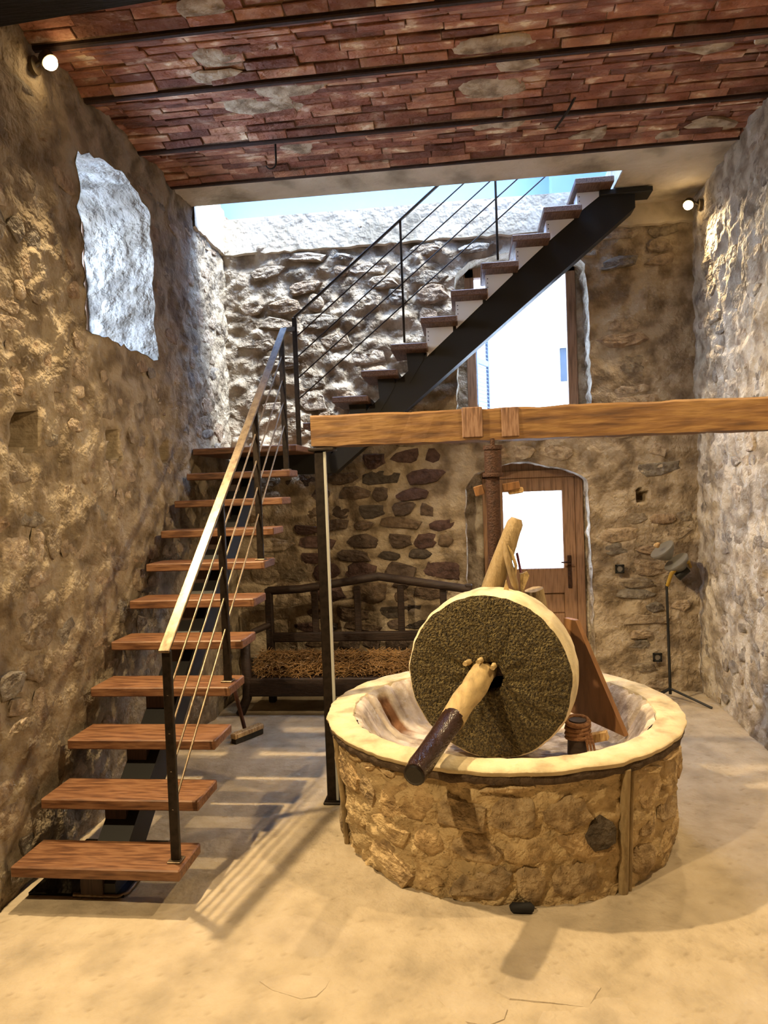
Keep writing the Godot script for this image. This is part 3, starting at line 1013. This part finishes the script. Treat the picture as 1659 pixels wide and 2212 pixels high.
func build_mill():
	var nz := FastNoiseLite.new()
	nz.frequency = 3.5
	nz.fractal_octaves = 4
	# trough
	var t := thing("stone_trough", "round masonry mill trough with a pale flared inside and rubble outer wall", "trough", TC)
	var body := nb(t)
	var outer := func(p: Vector2, a: float) -> Vector3:
		var q := Vector3(cos(a), 0, sin(a))
		var r: float = p.x + nz.get_noise_3d(q.x * 2, p.y * 3, q.z * 2) * 0.026 + nz.get_noise_3d(q.x * 7 + 9, p.y * 8, q.z * 7) * 0.014
		return Vector3(q.x * r, p.y, q.z * r)
	var prof := []
	for k in 31:
		var y: float = lerp(0.0, 0.535, k / 30.0)
		prof.append(Vector2(0.762 + 0.036 * k / 30.0, y))
	body.lathe(prof, TC, 260, outer)
	part("outer_wall", body, M.trough_mortar, t)
	# dark undercut course below the rim
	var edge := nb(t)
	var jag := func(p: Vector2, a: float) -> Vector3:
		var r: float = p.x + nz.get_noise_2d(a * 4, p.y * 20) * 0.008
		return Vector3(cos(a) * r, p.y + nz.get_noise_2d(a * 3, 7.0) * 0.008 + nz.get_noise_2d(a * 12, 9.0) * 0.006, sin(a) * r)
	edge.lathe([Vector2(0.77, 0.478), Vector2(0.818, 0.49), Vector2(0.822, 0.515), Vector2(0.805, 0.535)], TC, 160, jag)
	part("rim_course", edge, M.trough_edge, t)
	var rim := nb(t)
	var soft := func(p: Vector2, a: float) -> Vector3:
		var r: float = p.x + nz.get_noise_2d(a * 2, 20.0) * 0.008 + nz.get_noise_2d(a * 7 + 9, 20.0) * 0.004
		return Vector3(cos(a) * r, p.y + nz.get_noise_2d(a * 2, p.x * 2 + 30) * 0.005, sin(a) * r)
	rim.lathe([Vector2(0.79, 0.521), Vector2(0.824, 0.524), Vector2(0.829, 0.54)], TC, 160, soft, 0.0, TAU, 5)
	rim.lathe([Vector2(0.829, 0.54), Vector2(0.824, 0.547), Vector2(0.76, 0.551), Vector2(0.715, 0.552), Vector2(0.705, 0.549)], TC, 160, soft, 0.0, TAU, 6)
	rim.lathe([Vector2(0.705, 0.549), Vector2(0.698, 0.538), Vector2(0.69, 0.52)], TC, 160, soft, 0.0, TAU, 7)
	part("rim", rim, M.trough_rim, t)
	var ins := nb(t)
	ins.use_col = true
	var seams := [0.35, 0.62, 0.92, 1.25, 1.6, 1.95, 2.3, 2.7, 3.05, 3.4, 3.75, 4.1, 4.45, 4.8, 5.15, 5.5, 5.72, 5.95, 6.2]
	var inner_pt := func(r: float, y: float, a: float) -> Vector3:
		var d := 0.0
		for s in seams:
			d = max(d, 1.0 - abs(angle_difference(a, s)) / 0.03)
		var notch := 0.0
		if r > 0.5 and r < 0.67:
			notch = clampf(1.0 - abs(angle_difference(a, -2.72)) / 0.08, 0.0, 1.0) * 0.05
		var rr: float = r + 0.012 * d + notch + nz.get_noise_2d(a * 3, r * 4) * 0.012
		return TC + Vector3(cos(a) * rr, y - 0.006 * d - notch * 0.3 + nz.get_noise_2d(a * 5 + 4, r * 6) * 0.008, sin(a) * rr)
	var ip := [Vector2(0.70, 0.545), Vector2(0.675, 0.53), Vector2(0.65, 0.49), Vector2(0.62, 0.44), Vector2(0.58, 0.385), Vector2(0.53, 0.345), Vector2(0.46, 0.325), Vector2(0.3, 0.32), Vector2(0.02, 0.318)]
	ins.smooth(4)
	var segs := 220
	for j in ip.size() - 1:
		for k in segs:
			var a0 := TAU * k / segs
			var a1 := TAU * ((k + 1) % segs) / segs
			var rows := [[ip[j], a0], [ip[j], a1], [ip[j + 1], a1], [ip[j + 1], a0]]
			var ps := []
			var cs := []
			for q in rows:
				ps.append(inner_pt.call(q[0].x, q[0].y, q[1]))
				var stain: float = clampf(nz.get_noise_2d(q[1] * 5 + 20, q[0].x * 3) * 1.5 - 0.1, 0.0, 0.5)
				if abs(angle_difference(q[1], -2.72)) < 0.075 and q[0].x > 0.5 and q[0].x < 0.66:
					stain = 1.25
				cs.append(Color(0.92, 0.9, 0.88).lerp(Color(0.3, 0.13, 0.05), stain * 0.75))
			for q in [[0, 2, 1], [0, 3, 2]]:
				for w in q:
					ins.col = cs[w]
					ins.v(ps[w])
	part("basin", ins, M.trough, t)
	# rubble facing
	var y := 0.02
	while y < 0.46:
		var h: float = min(rng.randf_range(0.09, 0.18), 0.49 - y)
		var a := rng.randf() * 0.2
		while a < TAU:
			var w := rng.randf_range(0.09, 0.3)
			var am := a + w / 2
			a += w / 0.78
			if sin(am) < -0.55 or rng.randf() < 0.14:
				continue
			var skip := false
			for s in [0.96, 2.75]:
				if abs(angle_difference(am, s)) < 0.1:
					skip = true
			if skip:
				continue
			var n := Vector3(cos(am), 0, sin(am))
			var yy := y + h / 2
			stone(t, TC + n * (0.762 + yy * 0.066) + Vector3(0, yy, 0), Vector3(-sin(am), 0, cos(am)) * -1.0, Vector3.UP, n, w * 0.46, h * 0.46, rng.randf_range(0.002, 0.022), rng.randf_range(-0.35, 0.35), M["tstone%d" % (rng.randi() % 5)], "stone", 0.3)
		y += h
	# one dark stone and the timbers let into the wall
	var da := 1.12
	stone(t, TC + Vector3(cos(da), 0, sin(da)) * 0.786 + Vector3(0, 0.26, 0), Vector3(sin(da), 0, -cos(da)), Vector3.UP, Vector3(cos(da), 0, sin(da)), 0.075, 0.07, 0.02, 0.2, M.tstone5)
	for s in [[0.94, 0.011], [0.982, 0.019], [2.75, 0.012]]:
		var sb := nb(t)
		var dirv := Vector3(cos(s[0]), 0, sin(s[0]))
		sb.tube([TC + dirv * 0.775 + Vector3(0, 0.0, 0), TC + dirv * 0.785 + Vector3(0, 0.2, 0), TC + dirv * 0.798 + Vector3(0, 0.36, 0), TC + dirv * 0.81 + Vector3(0, 0.5, 0)], [s[1], s[1] * 1.1, s[1] * 0.95, s[1]], 9, 0.08, 7)
		part("timber_stake", sb, M.log_up, t)
	# millstone
	var ms := Vector3(0.054, 0.727, -3.35)
	var ax := Vector3(-0.26, -0.03, 0.966).normalized()
	var mt := thing("millstone", "upright round millstone with a coarse pecked face standing in the trough", "millstone", Vector3(0.08, 0.34, -3.45))
	var sx := Vector3.UP.cross(ax).normalized()
	var sy := ax.cross(sx)
	var ring := func(r: float, d: float, a: float) -> Vector3:
		var rr: float = r + nz.get_noise_3d(cos(a) * r * 3, sin(a) * r * 3, d * 4) * 0.008
		var dd: float = d + (nz.get_noise_2d(cos(a) * r * 5, sin(a) * r * 5) * 0.014 if r < 0.36 else 0.0)
		return ms + (sx * cos(a) + sy * sin(a)) * rr + ax * dd
	var levels := [[[0.07, -0.06], [0.074, 0.0], [0.1, 0.002], [0.16, 0.004], [0.23, 0.003], [0.30, 0.0], [0.355, -0.002], [0.377, -0.008]], [[0.377, -0.008], [0.386, -0.022], [0.39, -0.06], [0.39, -0.11], [0.388, -0.17], [0.38, -0.21], [0.36, -0.22]], [[0.36, -0.22], [0.2, -0.225], [0.055, -0.22]]]
	for g in 3:
		var fb := nb(mt)
		fb.smooth(g + 1)
		for j in levels[g].size() - 1:
			for k in 120:
				var a0 := TAU * k / 120.0
				var a1 := TAU * ((k + 1) % 120) / 120.0
				fb.quad(ring.call(levels[g][j][0], levels[g][j][1], a0), ring.call(levels[g][j + 1][0], levels[g][j + 1][1], a0), ring.call(levels[g][j + 1][0], levels[g][j + 1][1], a1), ring.call(levels[g][j][0], levels[g][j][1], a1))
		part(["face", "rim", "rear_face"][g], fb, [M.millstone, M.millstone_rim, M.millstone][g], mt)
	# axle log through the eye
	var hub := Vector3(0.03, 0.735, -3.36)
	var tip := Vector3(-0.222, 0.61, -2.5)
	var ad := (tip - hub).normalized()
	var lt := thing("axle_log", "thick wooden axle jutting from the millstone with a dark polished end", "log", hub)
	var lb := nb(lt)
	var wp := []
	var wr := []
	for k in 9:
		wp.append(hub - ad * 0.1 + ad * (0.1 + 0.47) * (k / 8.0) + Vector3(0, 0.006 * sin(k * 1.3), 0))
		wr.append(0.056 - 0.006 * k / 8.0 + (0.004 if k == 3 else 0.0))
	lb.tube(wp, wr, 16, 0.045, 5)
	part("bare_shaft", lb, M.log, lt)
	lb = nb(lt)
	wp = []
	wr = []
	for k in 9:
		wp.append(hub + ad * lerp(0.46, hub.distance_to(tip), k / 8.0))
		wr.append([0.047, 0.0465, 0.045, 0.044, 0.044, 0.043, 0.0435, 0.0445, 0.041][k])
	lb.tube(wp, wr, 18, 0.02, 6)
	part("polished_end", lb, M.log_dark, lt)
	lb = nb(lt)
	lb.tube([tip + ad * 0.002, tip + ad * 0.006], [0.037, 0.03], 16)
	part("end_grain", lb, M.log_end, lt)
	lb = nb(lt)
	for w in [[-0.05, 0.055, 0.3], [0.0, 0.066, -0.2], [0.052, 0.045, 0.5]]:
		lb.tube([hub + sx * w[0] + sy * w[1] - ax * 0.06, hub + sx * (w[0] * 1.25) + sy * (w[1] * 1.15) + ax * 0.06], [0.018, 0.011], 6, 0.15, 3)
	part("wedge", lb, M.log, lt)
	# upright iron shaft
	var it := thing("iron_shaft", "rusty iron pivot shaft with a collar rising behind the millstone to the beam", "shaft", Vector3(0.118, 0.32, -3.66))
	var ib := nb(it)
	ib.tube([Vector3(0.118, 0.332, -3.66), Vector3(0.115, 1.66, -3.66)], [0.036, 0.035], 14)
	part("pipe", ib, M.rust_iron, it)
	ib = nb(it)
	ib.tube([Vector3(0.118, 1.645, -3.66), Vector3(0.118, 1.655, -3.66), Vector3(0.118, 1.665, -3.66)], [0.05, 0.052, 0.05], 16)
	part("flange", ib, M.rust_iron, it)
	ib = nb(it)
	ib.tube([Vector3(0.12, 1.665, -3.66), Vector3(0.12, 1.78, -3.66)], [0.043, 0.043], 14)
	ib.tube([Vector3(0.12, 1.78, -3.66), Vector3(0.12, 1.8, -3.66)], [0.048, 0.048], 14)
	part("collar", ib, M.rust_iron, it)
	ib = nb(it)
	ib.tube([Vector3(0.12, 1.8, -3.66), Vector3(0.12, 1.835, -3.66)], [0.012, 0.012], 8)
	part("pin", ib, M.rust_iron, it)
	boxed("wooden_peg", Vector3(0.048, 1.58, -3.67), Vector3(0.05, 0.05, 0.04), M.board, it, 0.004, Basis(Vector3.BACK, 0.25))
	boxed("wooden_peg", Vector3(0.205, 1.595, -3.67), Vector3(0.085, 0.04, 0.04), M.board, it, 0.004, Basis(Vector3.BACK, 0.15))
	boxed("wooden_peg", Vector3(0.228, 1.572, -3.69), Vector3(0.075, 0.03, 0.04), M.pale_wood, it, 0.006, Basis(Vector3.BACK, 0.12))
	# sweep pole leaning behind the stone
	var sw := thing("sweep_pole", "debarked pole leaning up behind the millstone with a rounded top", "pole", Vector3(0.082, 1.07, -3.585))
	var s0 := Vector3(0.082, 1.075, -3.57)
	var s1 := Vector3(0.213, 1.42, -3.56)
	var swb := nb(sw)
	wp = []
	wr = []
	for k in 8:
		wp.append(s0.lerp(s1, k / 7.0))
		wr.append([0.052, 0.051, 0.05, 0.048, 0.046, 0.044, 0.042, 0.04][k])
	wp.append(s1 + (s1 - s0).normalized() * 0.022)
	wr.append(0.026)
	swb.tube(wp, wr, 14, 0.04, 15)
	part("shaft", swb, M.log_up, sw)
	# forked branch and its wedge on top of the stone
	var fk := thing("forked_branch", "flat forked branch bound against the leaning pole", "branch", Vector3(0.2, 1.08, -3.52))
	var fkb := nb(fk)
	fkb.tube([Vector3(0.158, 1.325, -3.51), Vector3(0.165, 1.27, -3.505), Vector3(0.185, 1.19, -3.51), Vector3(0.2, 1.13, -3.53), Vector3(0.212, 1.085, -3.58)], [0.018, 0.026, 0.03, 0.028, 0.02], 8, 0.1, 22, 0.6)
	part("limb", fkb, M.log_up, fk)
	fkb = nb(fk)
	fkb.tube([Vector3(0.168, 1.318, -3.505), Vector3(0.19, 1.28, -3.5), Vector3(0.207, 1.22, -3.5), Vector3(0.2, 1.16, -3.51)], [0.006, 0.008, 0.008, 0.006], 6, 0.1, 23)
	part("withy", fkb, M.log, fk)
	fkb = nb(fk)
	fkb.prism(PackedVector2Array([Vector2(0.228, 1.07), Vector2(0.245, 1.1), Vector2(0.272, 1.165), Vector2(0.262, 1.185), Vector2(0.24, 1.175), Vector2(0.228, 1.17)]), Vector3(0, 0, -3.58), Vector3.RIGHT, Vector3.UP, Vector3(0, 0, 0.03))
	part("wedge", fkb, M.log, fk)
	fkb = nb(fk)
	fkb.prism(PackedVector2Array([Vector2(0.143, 1.112), Vector2(0.17, 1.108), Vector2(0.157, 1.16)]), Vector3(0, 0, -3.46), Vector3.RIGHT, Vector3.UP, Vector3(0, 0, 0.02))
	part("splint", fkb, M.log, fk)
	var pk := nb(fk)
	pk.tube([Vector3(0.217, 1.275, -3.565), Vector3(0.233, 1.18, -3.56)], [0.006, 0.006], 8)
	part("purple_pin", pk, M.purple, fk)
	# sawn block
	var bk := thing("wood_block", "short sawn block of wood behind the upper right of the millstone", "block", Vector3(0.31, 0.95, -3.75))
	var bkb := nb(bk)
	bkb.tube([Vector3(0.36, 0.8, -3.79), Vector3(0.335, 0.93, -3.77), Vector3(0.308, 1.07, -3.75)], [0.05, 0.05, 0.048], 10, 0.06, 31)
	part("body", bkb, M.log_up, bk)
	# plank
	var pn := thing("scraper_board", "thin brown board cut to a slanting wedge, propped beside the millstone", "board", Vector3(0.6, 0.36, -3.66))
	var pnb := nb(pn)
	pnb.prism(PackedVector2Array([Vector2(-0.34, 0.928), Vector2(-0.272, 0.922), Vector2(-0.018, 0.402), Vector2(-0.34, 0.462)]), Vector3(0.70, 0, -3.49), Vector3(0.743, 0, 0.669), Vector3.UP, Vector3(0.022, 0, -0.0245))
	part("plank", pnb, M.board, pn)
	# rope-bound stub and batten
	var rp := thing("rope_bound_stub", "wooden stub wound with rope at the foot of the millstone", "stub", Vector3(0.42, 0.33, -3.3))
	var rb := nb(rp)
	rb.tube([Vector3(0.455, 0.338, -3.42), Vector3(0.46, 0.42, -3.42), Vector3(0.46, 0.51, -3.42)], [0.045, 0.045, 0.04], 10, 0.06, 40)
	part("stub", rb, M.old_wood, rp)
	for k in 4:
		rb = nb(rp)
		var loop := []
		var rr := []
		for q in 15:
			var an := TAU * q / 14.0
			loop.append(Vector3(0.46 + cos(an) * 0.05, 0.43 + k * 0.024 + 0.008 * sin(an + k), -3.42 + sin(an) * 0.05))
			rr.append(0.012)
		rb.tube(loop, rr, 6)
		part("rope", rb, M.rope, rp)
	for k in 3:
		rb = nb(rp)
		rb.tube([Vector3(0.485 + k * 0.012, 0.46, -3.38), Vector3(0.493 + k * 0.013, 0.42, -3.37), Vector3(0.495 + k * 0.015, 0.385, -3.365)], [0.008, 0.007, 0.005], 6)
		part("rope_tail", rb, M.rope, rp)
	var bt := thing("batten", "pale squared batten lying in the trough under the board", "batten", Vector3(0.56, 0.34, -3.5))
	var btb := nb(bt)
	btb.bar(Vector3(0.5, 0.39, -3.5), Vector3(0.6, 0.425, -3.46), 0.04, 0.04, Vector3.UP)
	part("bar", btb, M.pale_wood, bt)

func build_bench():
	var t := thing("wooden_bench", "old dark wooden settle with a slatted back against the rear wall", "bench", Vector3(-0.9, 0, -5.3))
	var wob := func(pts: Array, r: float, called: String):
		var b := nb(t)
		var rr := []
		for p in pts:
			rr.append(r)
		b.tube(pts, rr, 8, 0.06, 3)
		part(called, b, M.old_wood, t)
	wob.call([Vector3(-1.56, 0.86, -5.45), Vector3(-1.3, 0.87, -5.45), Vector3(-1.0, 0.91, -5.45), Vector3(-0.7, 0.95, -5.45), Vector3(-0.4, 0.9, -5.45), Vector3(-0.02, 0.84, -5.45)], 0.032, "top_rail")
	boxed("back_rail", Vector3(-0.8, 0.5, -5.45), Vector3(1.55, 0.07, 0.05), M.old_wood, t, 0.008)
	for x in [-1.2, -0.87, -0.54, -0.22]:
		boxed("slat", Vector3(x, 0.7, -5.46), Vector3(0.05, 0.36, 0.02), M.old_wood, t, 0.005)
	for x in [-1.555, -0.03]:
		boxed("back_post", Vector3(x, 0.44, -5.45), Vector3(0.055, 0.88, 0.055), M.old_wood, t, 0.008)
	for x in [-1.68, 0.0]:
		wob.call([Vector3(x + 0.0, 0.56, -5.22), Vector3(x + 0.02, 0.42, -5.14), Vector3(x + 0.03, 0.25, -5.14), Vector3(x + 0.02, 0.12, -5.14), Vector3(x - 0.03, 0.0, -5.12)], 0.035, "leg")
		wob.call([Vector3(x + 0.12, 0.6, -5.44), Vector3(x + 0.05, 0.58, -5.3), Vector3(x, 0.55, -5.2)], 0.025, "arm")
	boxed("apron", Vector3(-0.82, 0.2, -5.13), Vector3(1.66, 0.13, 0.03), M.old_wood, t, 0.006)
	boxed("seat", Vector3(-0.82, 0.255, -5.29), Vector3(1.64, 0.025, 0.34), M.old_wood, t, 0.005)
	# straw in the seat: nobody could count it
	var mm := MultiMesh.new()
	mm.transform_format = MultiMesh.TRANSFORM_3D
	var blade := MB.new()
	blade.s = 1.0
	blade.box(Vector3.ZERO, Vector3(0.004, 0.004, 0.12), 0.001)
	mm.mesh = blade.mesh()
	var n := 5200
	mm.instance_count = n
	var r := RandomNumberGenerator.new()
	r.seed = 8
	for i in n:
		var x := r.randf_range(-1.6, -0.04)
		var z := r.randf_range(-5.4, -5.15)
		var hump := 0.08 + 0.08 * sin((z + 5.15) / -0.27 * PI)
		var basis := Basis(Vector3.UP, r.randf() * TAU) * Basis(Vector3.RIGHT, r.randf_range(-0.6, 0.6))
		mm.set_instance_transform(i, Transform3D(basis, Vector3(x, 0.27 + r.randf() * hump, z) * S))
	var mi := MultiMeshInstance3D.new()
	mi.name = "straw"
	mi.multimesh = mm
	mi.material_override = M.straw
	add_child(mi)
	mi.set_meta("kind", "stuff")
	tag(mi, "loose brown straw heaped along the seat of the bench", "straw")

func socket(p: Vector3, label: String):
	var t := thing("wall_socket", label, "socket", p)
	var b := nb(t)
	for e in [[-1, 0], [1, 0], [0, -1], [0, 1]]:
		b.box(p + Vector3(e[0] * 0.027, e[1] * 0.027, 0.006), Vector3(0.012 if e[0] != 0 else 0.066, 0.012 if e[1] != 0 else 0.066, 0.012), 0.002)
	for e in [[-1, -1], [1, -1], [-1, 1], [1, 1]]:
		b.box(p + Vector3(e[0] * 0.018, e[1] * 0.018, 0.005), Vector3(0.012, 0.012, 0.008), 0.002, Basis(Vector3.BACK, PI / 4))
	part("frame", b, M.black, t)
	b = nb(t)
	b.tube([p + Vector3(0, 0, -0.004), p + Vector3(0, 0, 0.005)], [0.023, 0.022], 18)
	part("insert", b, M.socket_grey, t)

func build_small():
	socket(Vector3(1.104, 0.942, ZB + 0.025), "black framed wall box right of the door, level with its handle")
	socket(Vector3(1.362, 0.269, ZB + 0.025), "black framed wall box low on the rear wall near the lamp stand")
	# broom leaning on the stairs
	var t := thing("push_broom", "long handled push broom standing beside the stairs with its head on the floor", "broom", Vector3(-1.5, 0, -4.66))
	var b := nb(t)
	b.tube([Vector3(-1.5, 0.05, -4.62), Vector3(-1.29, 0.66, -3.9)], [0.013, 0.013], 8)
	b.st.clear(); b.st.begin(Mesh.PRIMITIVE_TRIANGLES)
	b.tube([Vector3(-1.53, 0.05, -4.66), Vector3(-1.6, 0.47, -4.6)], [0.014, 0.013], 8)
	part("handle", b, M.broom_wood, t)
	boxed("head", Vector3(-1.5, 0.05, -4.62), Vector3(0.05, 0.035, 0.26), M.pale_wood, t, 0.006, Basis(Vector3.UP, -0.5))
	boxed("bristles", Vector3(-1.5, 0.018, -4.62), Vector3(0.045, 0.036, 0.25), M.bristle, t, 0.004, Basis(Vector3.UP, -0.5))
	# hatch under the first tread
	var h := thing("floor_hatch", "dark glass floor hatch in a thin frame under the lowest tread", "hatch", Vector3(-1.63, 0, -2.95))
	boxed("glass", Vector3(-1.635, 0.008, -2.97), Vector3(0.41, 0.012, 0.46), M.hatch_glass, h, 0.002)
	b = nb(h)
	b.tube([Vector3(-1.64, 0.012, -2.735), Vector3(-1.45, 0.012, -2.735), Vector3(-1.425, 0.012, -2.76), Vector3(-1.425, 0.012, -3.2)], [0.009, 0.009, 0.009, 0.009], 8)
	part("frame", b, M.rail_steel, h)
	# black pad at the foot of the trough
	t = thing("rubber_pad", "small black rounded pad at the front foot of the trough", "pad", Vector3(0.144, 0, -2.76))
	b = nb(t)
	b.tube([Vector3(0.1, 0.016, -2.728), Vector3(0.11, 0.019, -2.728), Vector3(0.178, 0.019, -2.728), Vector3(0.188, 0.016, -2.728)], [0.01, 0.019, 0.019, 0.01], 10)
	part("pad", b, M.rubber, t)
	# hook and bolt in the vault
	t = thing("ceiling_hook", "black iron hook hanging from the brick vault", "hook", Vector3(-1.064, 3.63, -4.26))
	b = nb(t)
	var hp := [Vector3(-1.064, 3.66, -4.26), Vector3(-1.064, 3.56, -4.26)]
	var hr := [0.006, 0.006]
	for k in 7:
		var a := -PI * k / 7.0
		hp.append(Vector3(-1.096 + 0.032 * cos(a), 3.545 + 0.036 * sin(a), -4.26))
		hr.append(0.006 - 0.0004 * k)
	b.tube(hp, hr, 8)
	part("shank", b, M.steel_black, t)
	t = thing("ceiling_bolt", "short bent iron bolt sticking out of the brick vault at the right", "bolt", Vector3(0.62, 3.64, -4.15))
	b = nb(t)
	b.tube([Vector3(0.64, 3.68, -4.08), Vector3(0.6, 3.62, -4.13), Vector3(0.535, 3.56, -4.2)], [0.007, 0.007, 0.006], 8)
	part("shank", b, M.steel_black, t)
	# work light on its stand
	t = thing("work_light", "tripod work light with two round metal heads in the back right corner", "lamp", Vector3(1.4, 0, -5.45))
	b = nb(t)
	b.tube([Vector3(1.395, 0.05, -5.45), Vector3(1.388, 0.86, -5.45)], [0.011, 0.009], 8)
	part("pole", b, M.steel_black, t)
	for e in [Vector3(1.62, 0.008, -5.25), Vector3(1.2, 0.008, -5.36), Vector3(1.38, 0.008, -5.64)]:
		b = nb(t)
		b.tube([Vector3(1.395, 0.09, -5.45), e], [0.009, 0.009], 8)
		part("leg", b, M.steel_black, t)
	var dn := Vector3(-0.6, 0.78, 0.14).normalized()
	for hd in [Vector3(1.365, 1.1, -5.46), Vector3(1.455, 1.01, -5.44)]:
		b = nb(t)
		b.tube([hd + dn * 0.005, hd, hd - dn * 0.02, hd - dn * 0.07, hd - dn * 0.09], [0.092, 0.095, 0.085, 0.045, 0.02], 20)
		part("head", b, M.dish_metal, t)
	b = nb(t)
	b.tube([Vector3(1.388, 0.84, -5.43), Vector3(1.41, 0.93, -5.4), Vector3(1.47, 1.0, -5.39), Vector3(1.53, 1.01, -5.4), Vector3(1.55, 0.97, -5.42)], [0.014, 0.016, 0.014, 0.013, 0.01], 8)
	part("yoke", b, M.yellow, t)
	b = nb(t)
	b.tube([Vector3(1.455, 0.9, -5.42), Vector3(1.53, 0.96, -5.42)], [0.03, 0.026], 10)
	part("knob", b, M.black, t)
	b = nb(t)
	b.tube([Vector3(1.325, 1.12, -5.41), Vector3(1.315, 1.14, -5.4), Vector3(1.31, 1.15, -5.4)], [0.01, 0.026, 0.016], 10)
	part("bulb", b, M.pale_wood, t)

func wall_lamp(called_label: String, p: Vector3, out_: Vector3, aim: Vector3, energy: float, angle: float):
	var t := thing("wall_lamp", called_label, "lamp", p, "wall spotlights under the ceiling")
	var b := nb(t)
	b.tube([p - out_ * 0.09, p - out_ * 0.07], [0.04, 0.04], 14)
	part("base", b, M.lamp_metal, t)
	b = nb(t)
	b.tube([p - out_ * 0.075, p - out_ * 0.03 + Vector3(0, 0.03, 0), p - (aim - p).normalized() * 0.05], [0.009, 0.009, 0.009], 8)
	part("arm", b, M.lamp_metal, t)
	var d := (aim - p).normalized()
	b = nb(t)
	b.tube([p - d * 0.055, p - d * 0.045, p - d * 0.012], [0.02, 0.034, 0.036], 16)
	part("housing", b, M.lamp_metal, t)
	var bulb := nb(t)
	bulb.tube([p - d * 0.012, p - d * 0.004, p + d * 0.012, p + d * 0.022], [0.032, 0.034, 0.026, 0.01], 16)
	part("bulb", bulb, glow(Color(1.0, 0.86, 0.62), 22.0), t)
	var l := SpotLight3D.new()
	l.name = "light"
	l.light_color = Color(1.0, 0.88, 0.67)
	l.light_energy = energy
	l.light_size = 0.05
	l.spot_range = 14
	l.spot_angle = angle
	l.spot_attenuation = 2
	l.spot_angle_attenuation = 0.6
	l.shadow_enabled = true
	t.add_child(l)
	l.position = d * 0.03 * S
	l.basis = Basis.looking_at(d, Vector3.UP)

func build_lamps():
	wall_lamp("glowing spotlight high on the left wall under the vaults", Vector3(XL + 0.1, 3.55, -3.13), Vector3.RIGHT, Vector3(0.75, 0.2, -3.0), 24.0, 50.0)
	wall_lamp("glowing spotlight in the back right corner under the plaster ceiling", Vector3(XR - 0.1, 3.52, -5.43), Vector3.LEFT, Vector3(0.0, 0.4, -3.2), 6.5, 52.0)
	# two more of the same on the side walls nearer the camera, out of frame
	wall_lamp("spotlight on the right wall nearer the camera", Vector3(XR - 0.1, 3.5, -2.8), Vector3.LEFT, Vector3(-0.5, 0.0, -2.9), 10.0, 54.0)
	wall_lamp("spotlight on the left wall nearer the camera", Vector3(XL + 0.1, 3.45, -0.6), Vector3.RIGHT, Vector3(0.0, 0.0, -2.6), 16.0, 52.0)
